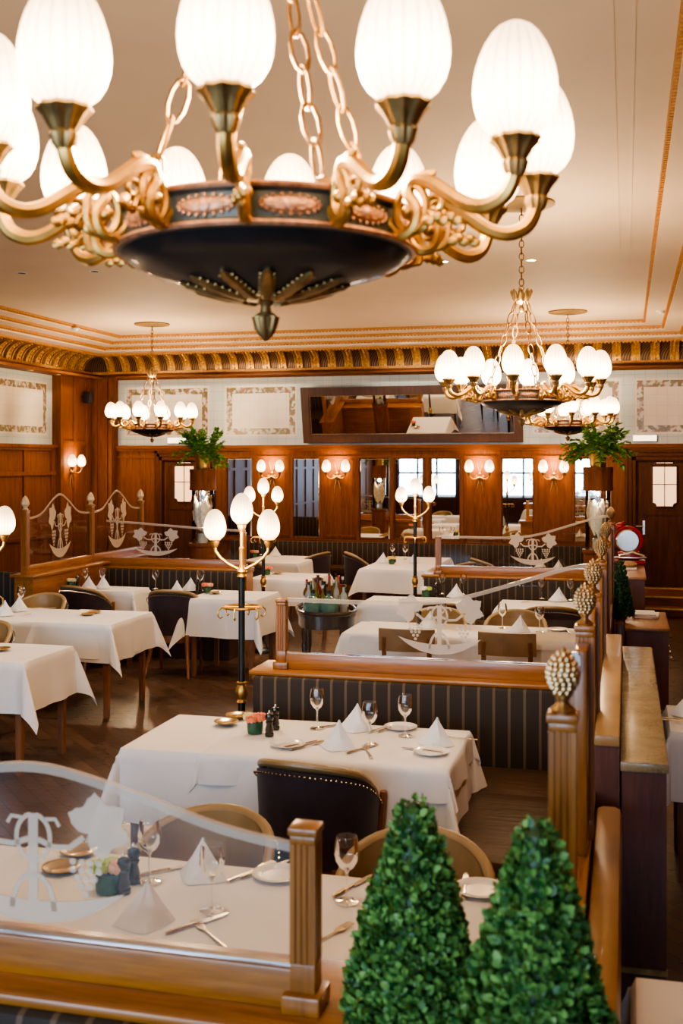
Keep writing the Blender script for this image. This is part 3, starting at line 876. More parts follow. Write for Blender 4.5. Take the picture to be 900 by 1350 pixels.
def fluted_post(b, cx, y0, w, z0, z1, d=None):
    d = d or w; h = w / 2; g = w * .12; q = w * .07
    prof_ = []
    def side(p0, p1):
        p0, p1 = Vector(p0), Vector(p1); t_ = (p1 - p0); L = t_.length; t_ = t_.normalized(); nn = Vector((t_.y, -t_.x))
        out = [p0]
        for f in (.2, .43, .66):
            a = p0 + t_ * (L * f); out += [a, a + t_ * g * .3 - nn * q, a + t_ * g - nn * q, a + t_ * g * 1.3]
        return out
    cs = [(cx - h, y0), (cx + h, y0), (cx + h, y0 + d), (cx - h, y0 + d)]
    for i in range(4): prof_ += [tuple(p) for p in side(cs[i], cs[(i + 1) % 4])]
    e = .06 * (1 if z1 - z0 > .3 else .4)
    b.box(cx - h, cx + h, y0, y0 + d, z0, z0 + e, .002); b.prism(prof_, z0 + e, z1 - .035, 'xy'); b.box(cx - h, cx + h, y0, y0 + d, z1 - .035, z1 - .018, .002)
    b.box(cx - h * 1.16, cx + h * 1.16, y0 - h * .16, y0 + d + h * .16, z1 - .018, z1, .004)

# ------------------------------------------------------------------ booth partitions: ledge, rail, post, swooping glass
def partition(label, Y, x0, x1, px, glass, emb, rail=None, emb_s=(1, 1), post=True):
    """Y = front edge of the ledge; px = wooden end post; glass = top outline of the pane"""
    t = thing('booth_partition', label, 'partition', (x0, Y, 0), 0, 'glass topped booth partitions')
    L = x1 - x0
    obj('wall_core', B().box(.02, L, .06, .27, 0, .86), 'wood_rail', t)
    b = B().box(-.02, L, -.015, .33, .875, .90, .008); b.box(-.005, L, .0, .315, .85, .875, .004)
    obj('ledge', b, 'wood_rail', t)
    if rail: r0, r1 = rail[0] - x0, rail[1] - x0
    else: r0, r1 = px - x0, L
    b = B().box(r0, r1, .075, .115, .90, .985, .004)
    obj('rail', b, 'wood_rail', t)
    obj('rail_bead', B().box(r0, r1, .085, .105, .985, .992), 'mirror_bevel', t)
    if post:
        b = B(); fluted_post(b, px - x0, .068, .055, .94, 1.285); b.box(px - x0 - .042, px - x0 + .042, .05, .142, .90, .94, .005)
        obj('post', b, 'wood_post', t)
    g = [(p[0] - x0, p[1]) for p in glass]
    n = len(g)
    vs = [(p[0], .095, .992) for p in g] + [(p[0], .095, p[1]) for p in g]
    b = B().add(vs, [(i, i + 1, n + i + 1, n + i) for i in range(n - 1)])
    pane = obj('glass_pane', b, 'pane_glass', t)
    b = B()
    for i in range(n - 1):
        a, c = g[i], g[i + 1]
        b.add([(a[0], .0935, a[1] - .022), (c[0], .0935, c[1] - .022), (c[0], .0885, c[1] - .002), (a[0], .0885, a[1] - .002), (a[0], .1, a[1] + .001), (c[0], .1, c[1] + .001)], [(0, 1, 2, 3), (3, 2, 5, 4)])
    obj('bevelled_edge', b, 'bevel_glass', pane)
    obj('etched_emblem', emblem(emb - x0, 1.015, emb_s[0], emb_s[1], .09), 'etched', pane)
    return t

def smooth(pts, n=6):
    P = [Vector(p) for p in pts]; out = []
    for i in range(len(P) - 1):
        p0, p1, p2, p3 = P[max(i - 1, 0)], P[i], P[i + 1], P[min(i + 2, len(P) - 1)]
        for k in range(n):
            q = k / n
            out.append(tuple(.5 * ((2 * p1) + (p2 - p0) * q + (2 * p0 - 5 * p1 + 4 * p2 - p3) * q * q + (3 * p1 - p0 - 3 * p2 + p3) * q ** 3)))
    out.append(tuple(P[-1])); return out
SWOOP = [(.03, 1.292), (.4, 1.29), (.75, 1.295), (1.0, 1.33), (1.3, 1.42), (1.55, 1.50), (1.7, 1.525)]
# nearest one: hump in the middle of its pane, post at right
g1 = smooth([(-1.95, 1.25), (-1.75, 1.275), (-1.5, 1.34), (-1.29, 1.372), (-1.08, 1.335), (-.85, 1.272), (-.683, 1.245)])
np_ = partition('nearest wooden partition with humped glass pane, fluted post and wide ledge', 2.13, -2.7, -.15, -.653, g1, -1.29, rail=(-2.0, -.653), emb_s=(1, .93))
b = B(); fluted_post(b, -1.98 + 2.7, .068, .055, .94, 1.285); b.box(.678, .762, .05, .142, .90, .94, .005); obj('post', b, 'wood_post', np_)
g2 = smooth([(-1.85 + a, c) for a, c in SWOOP])
partition('middle partition with etched vine glass behind striped bench of flower table', 5.74, -1.99, -.15, -1.85, g2, -.967)
partition('farther right partition with etched glass, reddish rail near the back wall', 11.0, -1.99, -.15, -1.85, g2, -.9)
g4 = smooth([(-5.6 + a, c) for a, c in [(.03, 1.4), (.3, 1.385), (.7, 1.36), (1.2, 1.33), (1.66, 1.31)]])
partition('far left partition above striped bench, left of the distant pole lamp', 11.05, -5.6, -3.92, -3.97, g4, -4.98, rail=(-5.6, -3.97), emb_s=(1.15, .95))

# tall left screens
def tall_post(parent, x, y, zt, w=.062):
    b = B(); fluted_post(b, x, y - w / 2, w, .0, zt)
    p = obj('post', b, 'wood_post', parent)
    b = B().lathe([(.02, zt), (.032, zt + .006), (.018, zt + .02), (.024, zt + .03), (.04, zt + .055), (.038, zt + .08), (.024, zt + .115), (.008, zt + .135), (.001, zt + .14)], 14, tr(x, y, 0), flute=.06, nf=7)
    obj('finial', b, 'finial_cream', p)
t = thing('side_screen', 'left wooden screen of three posts with tall etched glass panes', 'partition', (-5.65, 9.55, 0))
obj('wall_core', B().box(-.1, .1, .0, 2.65, 0, .92), 'wood_rail_y', t)
obj('ledge', B().box(-.14, .14, -.03, 2.68, .92, .95, .006), 'wood_rail_y', t)
obj('rail', B().box(-.03, .03, 0, 2.65, .95, 1.03, .004), 'wood_rail_y', t)
for y in (0.03, 1.38, 2.65): tall_post(t, 0, y, 1.575)
for k, (ya, yb) in enumerate(((.06, 1.35), (1.41, 2.62))):
    c = (ya + yb) / 2; hw = (yb - ya) / 2
    g = smooth([(ya, 1.5), (c - hw * .6, 1.53), (c - hw * .25, 1.66), (c, 1.72), (c + hw * .25, 1.66), (c + hw * .6, 1.53), (yb, 1.5)])
    n = len(g)
    b = B().add([(0, p[0], 1.03) for p in g] + [(0, p[0], p[1]) for p in g], [(i, i + 1, n + i + 1, n + i) for i in range(n - 1)])
    pane = obj('glass_pane', b, 'pane_glass', t)
    b = B()
    for i in range(n - 1):
        a, d = g[i], g[i + 1]
        b.add([(.002, a[0], a[1] - .022), (.002, d[0], d[1] - .022), (.007, d[0], d[1] - .002), (.007, a[0], a[1] - .002), (-.004, a[0], a[1]), (-.004, d[0], d[1])], [(0, 1, 2, 3), (3, 2, 5, 4)])
    obj('bevelled_edge', b, 'bevel_glass', pane)
    e = emblem(0, 0, 1.0, 1.75, 0); e.v = [(.005 - p[1], c + p[0], 1.06 + p[2]) for p in e.v]
    obj('etched_emblem', e, 'etched', pane)

# ------------------------------------------------------------------ banquettes
def banquette(label, x0, x1, Y, d=.48, face=-1, zt=.875, ret=None, zs=.47, group='striped banquettes'):
    t = thing('banquette', label, 'bench', ((x0 + x1) / 2, Y, 0), 0 if face < 0 else PI, group)
    hw = (x1 - x0) / 2
    obj('base', B().box(-hw + .01, hw - .01, -d + .06, 0.04, 0, zs - .12), 'wood_dark', t)
    obj('seat', B().box(-hw, hw, -d, -.02, zs - .12, zs, .035), 'leather_seat', t)
    obj('backrest', B().box(-hw, hw, -.05, .045, zs - .02, zt, .02), 'striped_fabric', t)
    if ret:
        a, c = ret[0] - (x0 + x1) / 2, ret[1] - (x0 + x1) / 2
        obj('return_seat', B().box(a, c, ret[2] - Y, -d + .005, zs - .12, zs + .002, .035), 'leather_seat', t)
        obj('return_base', B().box(a + .02, c, ret[2] - Y + .03, -d + .06, 0, zs - .12), 'wood_dark', t)
    return t
banquette('striped bench in front of the middle partition, wrinkled leather corner seat at right', -1.98, -.2, 5.75, ret=(-.72, -.2, 4.35))
banquette('bench backing onto the middle partition from behind, mostly hidden by it', -1.98, -.2, 6.09, face=1)
banquette('striped bench in front of the farther right partition, behind two white tables', -1.98, -.2, 11.01)
banquette('striped bench under the far left partition, behind two white tables', -5.5, -3.93, 11.06)
banquette('striped bench with its back against the nearest partition, cropped at bottom edge', -2.68, -.2, 2.14)
banquette('long striped wall bench under the back wall mirrors', -6.0, -.55, 16.30, zt=.815)
banquette('striped wall bench on the left wall side, dark in shadow', -8.3, -6.1, 10.4, face=1)

# ------------------------------------------------------------------ divider along the right with pinecone posts
SX = -.122
t = thing('pinecone_divider', 'long wooden divider on the right, row of fluted posts topped with brass pinecones', 'partition', (SX, 0, 0))
obj('wall_core', B().box(-.06, .015, -1, 11.3, 0, .88), 'wood_rail_y', t)
obj('rail', B().box(-.075, .02, -1, 11.3, .88, .90, .005), 'wood_rail_y', t)
def pinecone(x, y, z, s=1.0, rows=9):
    b = B().lathe([(.024 * s, 0), (.026 * s, .006 * s), (.018 * s, .012 * s), (.01 * s, .02 * s), (.012 * s, .028 * s), (.02 * s, .034 * s), (.014 * s, .04 * s)], 16, tr(x, y, z))
    H = .085 * s; R = .03 * s
    def rad(q): return R * (sin(PI * min(1, (q * .88 + .1))) ** .75)
    b.lathe([(max(.0005, rad(q) * .93), (.036 * s + H * q)) for q in [k / 10 for k in range(11)]], 16, tr(x, y, z))
    for r in range(rows):
        q = (r + .4) / rows; rr = rad(q); n = max(4, int(2 * PI * rr / (.0125 * s)))
        for k in range(n):
            a = 2 * PI * (k + .5 * (r % 2)) / n
            b.ball((x + rr * cos(a), y + rr * sin(a), z + .036 * s + H * q), .0066 * s, 1, (1, 1, 1.05))
    b.ball((x, y, z + .036 * s + H), .006 * s, 1, (1, 1, 1.6))
    return b
def spine_y(u, fw): return (u - 450) / F * fw * sy_ + fw * cy_
posts = [(742, 2.17), (769, 3.34), (784, 4.17), (796, 5.42), (803, 6.75), (809, 9.0)]
for u, fw in posts:
    y = spine_y(u, fw)
    b = B(); fluted_post(b, 0, y, .054, .90, 1.55)
    p = obj('post', b, 'wood_post', t)
    obj('pinecone_finial', pinecone(0, y + .027, 1.55, 1.0), 'pinecone_brass', p)
for (u0, f0), (u1, f1) in zip(posts[:-1], posts[1:]):
    y0, y1 = spine_y(u0, f0) + .06, spine_y(u1, f1) - .004
    obj('stile_board', B().box(-.025, .013, y1 - .14, y1, .90, 1.50, .006), 'wood_post', t)
b = B()
y0, y1 = spine_y(742, 2.17) + .06, spine_y(769, 3.34) - .15
b.add([(-.02, y0, .95), (-.02, y1, .95), (-.02, y1, 1.45), (-.02, y0, 1.42)], [(0, 1, 2, 3)])
pane = obj('glass_pane', b, 'pane_glass', t)
b = B()
for y in (y1 - .03,): b.box(-.035, -.005, y - .01, y + .01, 1.44, 1.49); b.box(-.03, -.01, y - .012, y + .012, 1.49, 1.5)
obj('pane_clip', b, 'steel', t)

obj('corner_shelf', B().box(-.19, .115, 1.72, 2.08, .90, .915, .004), 'wood_rail_y', t)
# leather topped ledges and the marble shelf on the far side of the divider
o = obj('leather_ledge', B().box(-.1, -.012, .9, 3.86, .74, .88, .025), 'leather_ledge'); tag(o, 'near tan leather padded ledge beside the boxwood, low on right of divider', 'ledge', 'padded ledges along the divider')
t = thing('padded_ledge', 'farther raised ledge with glossy tan top between posts and stone shelf', 'ledge', (-.07, 3.93, 0), 0, 'padded ledges along the divider')
obj('ledge_body', B().box(-.037, .048, 0, 2.3, 0, 1.06), 'wood_counter', t)
obj('ledge_top', B().box(-.037, .05, -.01, 2.3, 1.06, 1.10, .008), 'leather_ledge', t)
t = thing('stone_shelf', 'narrow brown stone topped counter on the right with dark wood side', 'counter', (.06, 3.93, 0))
obj('shelf_body', B().box(-.075, .075, .01, 2.45, 0, .975), 'wood_counter', t)
obj('stone_top', B().box(-.08, .082, 0, 2.46, .975, 1.01, .006), 'marble', t)
b = B().box(-.075, .078, 0.0, .02, .28, .3); obj('brass_strip', b, 'brass_old', t)

# cabinet, low box and counter beyond
t = thing('serving_cabinet', 'dark red wooden cabinet beyond the stone counter, menus on top', 'cabinet', (.17, 9.45, 0))
obj('body', B().box(-.17, .17, .0, 1.0, 0, .64), 'wood_counter', t)
obj('cabinet_top', B().box(-.18, .18, -.02, 1.02, .64, .67, .006), 'wood_cabinet_top', t)
b = B()
for k in range(3): b.tube([(.172, .15 + .3 * k, .4), (.2, .15 + .3 * k, .4), (.2, .22 + .3 * k, .4), (.172, .22 + .3 * k, .4)], .006, 6)
obj('handle', b, 'steel', t)
o = obj('plant_box', B().box(-.085, -.012, 9.4, 10.1, 0, .70, .006), 'wood_counter'); tag(o, 'narrow wooden box carrying the small dark boxwood cone', 'box')
t = thing('side_counter', 'long polished wooden counter leading to red slicer near the door', 'counter', (.08, 11.3, 0))
obj('body', B().box(-.13, .1, 0, 2.0, 0, .87), 'wood_counter', t)
obj('counter_top', B().box(-.14, .115, -.02, 2.02, .87, .90, .006), 'wood_cabinet_top', t)
# menus / papers
for k, (dx, rz) in enumerate(((0, .1), (.02, -.06), (-.01, .03))):
    o = obj('menu_card', B().box(-.1, .1, -.14, .14, 0, .012, .002), 'paper', None, (.16 + dx, 10.12, .672 + k * .013), rot=(0, 0, rz))
    tag(o, ('bottom', 'middle', 'top')[k] + ' white menu card in the stack on the red cabinet', 'menu', 'menus on the cabinet')

# red meat slicer
t = thing('meat_slicer', 'bright red flywheel meat slicer on the counter by the door', 'slicer', (.02, 12.75, .90))
obj('base', B().box(-.19, .19, -.14, .14, 0, .05, .015).box(-.11, .13, -.08, .1, .05, .14, .02), 'slicer_red', t)
my = Matrix.Rotation(PI / 2, 4, 'X')
b = B().lathe([(.001, -.012), (.115, -.012), (.13, .0), (.115, .012), (.001, .012)], 32, tr(.0, -.06, .26) @ my)
obj('blade', b, 'steel', t)
b = B(); b.tube([(.145 * cos(2 * PI * k / 32), -.04, .26 + .145 * sin(2 * PI * k / 32)) for k in range(26, 26 + 22)], [.012] * 4 + [.024] * 14 + [.012] * 4, 8)
b.ball((-.08, 0, .42), 1, 2, (.055, .05, .045)); b.ball((-.05, 0, .46), .022, 1)
obj('guard', b, 'slicer_red', t)
b = B().box(-.2, .2, -.17, -.09, .07, .09, .004); b.tube([(-.19, -.15, .09), (-.19, -.15, .2)], .012, 8); b.tube([(-.1, -.12, .1), (.05, -.12, .14), (.18, -.12, .1)], .012, 8)
obj('carriage', b, 'steel', t)
t = thing('bread_board', 'folded cloth with bread on the counter before the slicer', 'bread', (.04, 12.2, .90))
obj('cloth', B().box(-.13, .07, -.2, .2, 0, .02, .008), 'napkin', t)
b = B(); b.ball((-.02, 0, .045), 1, 2, (.1, .16, .035)); obj('loaf', b, 'bread', t)

# ------------------------------------------------------------------ plant columns: wood base, glass cylinder, drum
def column(label, x, y, zb):
    t = thing('display_column', label, 'column', (x, y, 0), 0, 'glass cylinder display columns')
    obj('base', B().lathe([(.001, 0), (.17, 0), (.17, .1), (.145, .12), (.145, zb - .05), (.16, zb - .03), (.16, zb), (.001, zb)], 28), 'wood_wall', t)
    b = B().lathe([(.128, zb), (.128, zb + .6)], 28); b.f = b.f[:-2]
    obj('glass_cylinder', b, 'pane_glass', t)
    obj('drum', B().lathe([(.001, zb + .6), (.15, zb + .6), (.152, zb + .63), (.148, zb + .64), (.148, zb + .8), (.152, zb + .81), (.150, zb + .84), (.001, zb + .84)], 28), 'wood_wall', t)
    return t
def pampas(label, x, y, z):
    t = thing('pampas_grass', label, 'dried grass', (x, y, z), 0, 'pampas grass bunches')
    b = B().lathe([(.001, 0), (.05, 0), (.06, .02), (.055, .11), (.045, .11), (.001, .1)], 14); obj('vase', b, 'bottle_clear', t)
    random.seed(int(abs(x) * 100)); bs = B(); bp = B()
    for k in range(11):
        a = k * .6 + random.uniform(0, .3); r0 = random.uniform(.01, .04); r1 = random.uniform(.03, .085); h = random.uniform(.28, .38)
        bs.tube([(r0 * cos(a), r0 * sin(a), .04), (r1 * .7 * cos(a), r1 * .7 * sin(a), h)], .003, 5)
        bp.tube([(r1 * .6 * cos(a), r1 * .6 * sin(a), h - .16), (r1 * .8 * cos(a), r1 * .8 * sin(a), h - .05), (r1 * cos(a), r1 * sin(a), h + .06), (r1 * 1.15 * cos(a), r1 * 1.15 * sin(a), h + .15)], [.012, .042, .04, .006], 8)
        for j in range(40):
            q = random.uniform(0, 1); zz = h - .15 + .28 * q
            p = Vector((r1 * (.65 + .45 * q) * cos(a), r1 * (.65 + .45 * q) * sin(a), zz))
            d = Vector((random.uniform(-1, 1), random.uniform(-1, 1), random.uniform(.3, 1.2)))
            bp.leaf(p, d, Vector((0, 0, 1)), .05, .007)
    obj('stem', bs, 'stem_brown', t); obj('plume', bp, 'pampas', t)
def potted(label, x, y, z, seed):
    random.seed(seed)
    t = thing('potted_fern', label, 'plant', (x, y, z), 0, 'ferns in brass pots')
    obj('pot', B().lathe([(.001, 0), (.075, 0), (.082, .02), (.088, .17), (.094, .18), (.085, .18), (.08, .16), (.001, .16)], 24), 'brass', t)
    b = B(); bs = B()
    for k in range(66):
        a = random.uniform(0, 6.28); el = random.uniform(.15, 1.35); ln = random.uniform(.18, .34)
        d = Vector((cos(a) * cos(el), sin(a) * cos(el), sin(el)))
        p0 = Vector((.05 * cos(a), .05 * sin(a), .165)); pts = []
        for j in range(7):
            q = j / 6
            pts.append(p0 + d * ln * q + Vector((0, 0, -.16 * q * q * (1.2 - sin(el)))))
        bs.tube(pts, .0025, 4)
        for j in range(2, 7):
            for s in (-1, 1, 0):
                dd = (pts[j] - pts[j - 1]).normalized(); sd = dd.cross(Vector((0, 0, 1))).normalized()
                dl = dd * .5 + sd * s * .9 + Vector((0, 0, random.uniform(-.4, .3)))
                b.leaf(pts[j], dl, Vector((0, 0, 1)) + Vector((random.uniform(-.5, .5), random.uniform(-.5, .5), 0)), random.uniform(.05, .085), random.uniform(.03, .05))
    obj('stem', bs, 'fern_leaf', t); obj('foliage', b, 'fern_leaf', t)
CL = (-4.66, 11.72); CR = (-.278, 11.56)
column('left glass cylinder column behind the far left partition', *CL, 1.12)
column('right glass cylinder column beside the pinecone posts', *CR, 1.15)
pampas('pampas grass inside the left glass cylinder', *CL, 1.12)
pampas('pampas grass inside the right glass cylinder', *CR, 1.15)
potted('leafy green plant in brass pot on the left column', *CL, 1.96, 5)
potted('leafy green plant in brass pot on the right column', *CR, 1.99, 9)

# ------------------------------------------------------------------ boxwood cones
def boxwood(label, x, y, z, h, r, n, m, seed, lf=.02, rz=0):
    random.seed(seed)
    t = thing('boxwood_cone', label, 'topiary', (x, y, z), rz, 'clipped boxwood cones')
    obj('pot', B().lathe([(.001, -.0), (r * .55, 0), (r * .62, .05), (.001, .05)], 20), 'stem_brown', t)
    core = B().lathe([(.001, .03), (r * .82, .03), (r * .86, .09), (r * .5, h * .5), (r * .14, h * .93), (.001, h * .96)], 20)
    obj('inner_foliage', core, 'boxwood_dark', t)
    b = B()
    for k in range(n):
        q = 1 - math.sqrt(random.uniform(0, 1)) * .985
        a = random.uniform(0, 2 * PI)
        zz = .02 + (h - .03) * q
        rr = r * (1 - q) ** .88 * (1 + .06 * sin(5 * a + 9 * q) + random.uniform(-.09, .05)) + .012
        if q < .08: rr *= .9 + q * 1.25
        p = Vector((rr * cos(a), rr * sin(a), zz))
        out = Vector((cos(a), sin(a), .35))
        d = out * random.uniform(.15, .9) + Vector((random.gauss(0, .6), random.gauss(0, .6), random.uniform(.0, 1.0)))
        up = out + Vector((random.gauss(0, .35), random.gauss(0, .35), random.gauss(0, .35)))
        s = lf * random.uniform(.7, 1.15)
        d = d.normalized(); sd = d.cross(up); 
        if sd.length < 1e-3: continue
        sd.normalize(); nn = sd.cross(d)
        w = s * .34
        b.add([p, p + d * s * .35 + sd * w + nn * w * .3, p + d * s * .75 + sd * w * .8 + nn * w * .25, p + d * s, p + d * s * .75 - sd * w * .8 + nn * w * .25, p + d * s * .35 - sd * w + nn * w * .3, p + d * s * .55],
              [(0, 1, 6), (1, 2, 6), (2, 3, 6), (3, 4, 6), (4, 5, 6), (5, 0, 6)])
    obj('foliage', b, m, t, ang=60)
boxwood('left one of the two clipped boxwood cones at the front', -.417, 2.2, .90, .48, .135, 5200, 'boxwood_leaf', 3)
o = boxwood('right one of the two clipped boxwood cones at the front, before first pinecone post', -.15, 1.92, .915, .53, .15, 6000, 'boxwood_leaf', 4)
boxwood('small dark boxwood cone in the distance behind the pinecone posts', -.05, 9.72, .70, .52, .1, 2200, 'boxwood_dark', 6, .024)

# ------------------------------------------------------------------ chairs
def arc(a): return math.radians(a)
def build_tub():
    """tub chair: velvet outside, leather inside, rolled rim with nail heads, splayed wooden legs"""
    t = thing('tub_chair', '', 'chair')
    NA = 25; A0 = 108
    def top(a): return .82 - .045 * (abs(a) / 60) ** 2 if abs(a) < 60 else .775 - .145 * ((abs(a) - 60) / 48) ** 1.3
    def R(a, off): 
        rx, ry = .245 + off, .25 + off
        return (rx * sin(arc(a)), -ry * cos(arc(a)))
    angs = [-A0 + 2 * A0 * k / (NA - 1) for k in range(NA)]
    def shell(off, z0, dz, lean):
        vs = []; fs = []
        for a in angs:
            for j in range(5):
                q = j / 4; z = z0 + (top(a) - dz - z0) * q
                k = 1 + lean * q
                x, y = R(a, off); vs.append((x * k, y * k, z))
        for i in range(NA - 1):
            for j in range(4): fs.append((i * 5 + j, i * 5 + j + 1, (i + 1) * 5 + j + 1, (i + 1) * 5 + j))
        return B().add(vs, fs)
    obj('outer_back', shell(.0, .40, .02, .065), 'velvet', t)
    obj('inner_back', shell(-.042, .42, .0, .085), 'leather_tan', t)
    pts = []
    for a in angs:
        x, y = R(a, -.02); pts.append((x * 1.07, y * 1.07, top(a)))
    obj('rim', B().tube(pts, .019, 10, flat=.9), 'leather_tan', t)
    b = B()
    for k in range(49):
        a = -A0 + 2 * A0 * k / 48; x, y = R(a, .012)
        b.ball((x * 1.055, y * 1.055, top(a) - .036), .0055, 1)
    for k in range(14):
        for s in (-1, 1):
            x, y = R(s * A0, .006); b.ball((x * 1.03, y * 1.03 + .0, .44 + k * .013), .0045, 1)
    for k in range(30):
        a = -A0 + 2 * A0 * k / 29; x, y = R(a, .01); b.ball((x, y, .375), .005, 1)
    obj('nail_head_trim', b, 'silver_gilt', t)['kind'] = 'stuff'
    seat = B().lathe([(.001, .37), (.22, .37), (.24, .39), (.243, .43), (.22, .47), (.001, .485)], 28)
    obj('seat', seat, 'leather_tan', t)
    obj('seat_frame', B().lathe([(.001, .32), (.235, .32), (.246, .33), (.246, .40), (.235, .40), (.001, .40)], 28), 'wood_chair', t)
    for sx in (-1, 1):
        obj('arm_support', B().tube([(sx * .238, .085, .40), (sx * .25, .095, .55), (sx * .262, .09, .655)], [.022, .019, .016], 8), 'wood_chair', t)
        obj('leg', B().tube([(sx * .19, .17, .36), (sx * .2, .185, .18), (sx * .205, .19, 0)], [.022, .018, .013], 8), 'wood_chair', t)
        obj('leg', B().tube([(sx * .17, -.185, .40), (sx * .185, -.215, .2), (sx * .215, -.285, 0)], [.024, .02, .014], 8), 'wood_chair', t)
    return t
def build_rail_chair():
    t = thing('rail_back_chair', '', 'chair')
    b = B()
    n = 9; vs = []; fs = []
    for k in range(n):
        x = -.2 + .4 * k / (n - 1); y = -.235 + .03 * (1 - (abs(x) / .2) ** 2) * -1 + .0
        for yy, z in ((y - .014, .70), (y + .014, .70), (y + .006, .86), (y - .022, .86)): vs.append((x, yy, z))
    for k in range(n - 1):
        for j in range(4): fs.append((k * 4 + j, k * 4 + (j + 1) % 4, (k + 1) * 4 + (j + 1) % 4, (k + 1) * 4 + j))
    fs += [(3, 2, 1, 0), tuple((n - 1) * 4 + j for j in range(4))]
    obj('backrest', b.add(vs, fs), 'leather_brown', t)
    for sx in (-1, 1):
        obj('leg', B().tube([(sx * .16, -.268, .80), (sx * .165, -.2, .46), (sx * .175, -.235, 0)], [.017, .02, .014], 6), 'wood_chair', t)
        obj('leg', B().tube([(sx * .175, .19, .44), (sx * .18, .2, 0)], [.02, .014], 6), 'wood_chair', t)
    obj('seat', B().box(-.21, .21, -.21, .22, .43, .485, .02), 'leather_tan', t)
    obj('seat_frame', B().box(-.2, .2, -.2, .21, .39, .43, .004), 'wood_chair', t)
    return t
CHAIRS = {}
def chair(kind, x, y, rz, label, group):
    """rz = 0: the sitter looks along +Y, the back is towards the viewer"""
    if kind not in CHAIRS:
        t = CHAIRS[kind] = build_tub() if kind == 'tub' else build_rail_chair()
        t.location = (x, y, 0); t.rotation_euler = (0, 0, rz); t['label'] = label; t['group'] = group
    else: t = dup(CHAIRS[kind], (x, y, 0), rz, label, group)
    return t
G = 'tub chairs of tan leather and dark velvet'
chair('tub', -1.265, 4.50, -.16, 'dark velvet tub chair with nail heads pulled up to the flower table in centre', G)
chair('tub', -1.38, 3.42, PI - .1, 'left tan leather tub chair across the front table, facing the viewer', G)
chair('tub', -.64, 3.37, PI + .06, 'right tan leather tub chair across the front table, half behind left boxwood', G)
chair('tub', -4.22, 9.90, .1, 'dark backed tub chair with full legs showing, at far left bench table', G)
chair('tub', -5.2, 9.98, -.25, 'dark backed tub chair near tall left screens, between tan chair and bench table', G)
chair('tub', -5.15, 8.93, PI, 'tan tub chair facing viewer behind the long left aisle table', G)
chair('tub', -4.68, 7.25, PI, 'tan tub chair cropped by left edge behind the nearest left table', G)
chair('tub', -4.33, 6.25, .1, 'dark tub chair cropped at left edge, seat pushed under nearest left table', G)
chair('tub', -1.56, 9.62, .05, 'dark backed tub chair behind etched emblem, at table left of distant bench', G)
chair('tub', -.62, 9.62, .05, 'dark nail trimmed tub chair beside third pinecone, at distant right table', G)
chair('tub', -.86, 8.86, PI, 'olive tan chair facing viewer behind the white runner table, right of pair', G)
chair('tub', -1.5, 8.86, PI, 'olive tan chair facing viewer behind the white runner table, left of pair', G)
chair('tub', -4.12, 14.3, 1.25, 'distant tub chair turned left toward the back table with coral rose', G)
chair('tub', -3.42, 14.4, -1.2, 'distant tub chair turned right toward the back table with yellow rose', G)
chair('tub', -2.05, 13.3, 1.1, 'distant tub chair turned left, seen through left end of far glass', G)
chair('tub', -1.65, 13.9, -1.1, 'distant tub chair turned right, seen through middle of far glass', G)
chair('tub', -4.62, 13.0, .1, 'distant tub chair behind coral rose beside the second pole lamp', G)
chair('tub', .62, 2.25, 0, 'tub chair at the bottom right corner table, only a sliver showing', G)
G = 'dark wooden rail back chairs'
chair('rail', -.80, 7.92, 0, 'brown rail back chair seen from behind at runner table, right one', G)
chair('rail', -1.52, 7.92, .05, 'brown rail back chair seen from behind at runner table, left one behind emblem', G)

# ------------------------------------------------------------------ tables, cloths
def make_table(x0, x1, y0, y1, label, group='white clothed dining tables'):
    t = thing('dining_table', label, 'table', ((x0 + x1) / 2, (y0 + y1) / 2, 0), 0, group)
    hx, hy = (x1 - x0) / 2, (y1 - y0) / 2
    obj('tabletop', B().box(-hx, hx, -hy, hy, .71, .742, .004), 'wood_dark', t)
    for sx in (-1, 1):
        for sy in (-1, 1):
            cx, cy = sx * (hx - .05), sy * (hy - .05)
            b = B()
            w, v = .026, .019
            b.add([(cx - v, cy - v, 0), (cx + v, cy - v, 0), (cx + v, cy + v, 0), (cx - v, cy + v, 0), (cx - w, cy - w, .71), (cx + w, cy - w, .71), (cx + w, cy + w, .71), (cx - w, cy + w, .71)],
                  [(0, 1, 2, 3), (4, 5, 6, 7), (0, 1, 5, 4), (1, 2, 6, 5), (2, 3, 7, 6), (3, 0, 4, 7)])
            obj('leg', b, 'wood_chair', t)
    return t
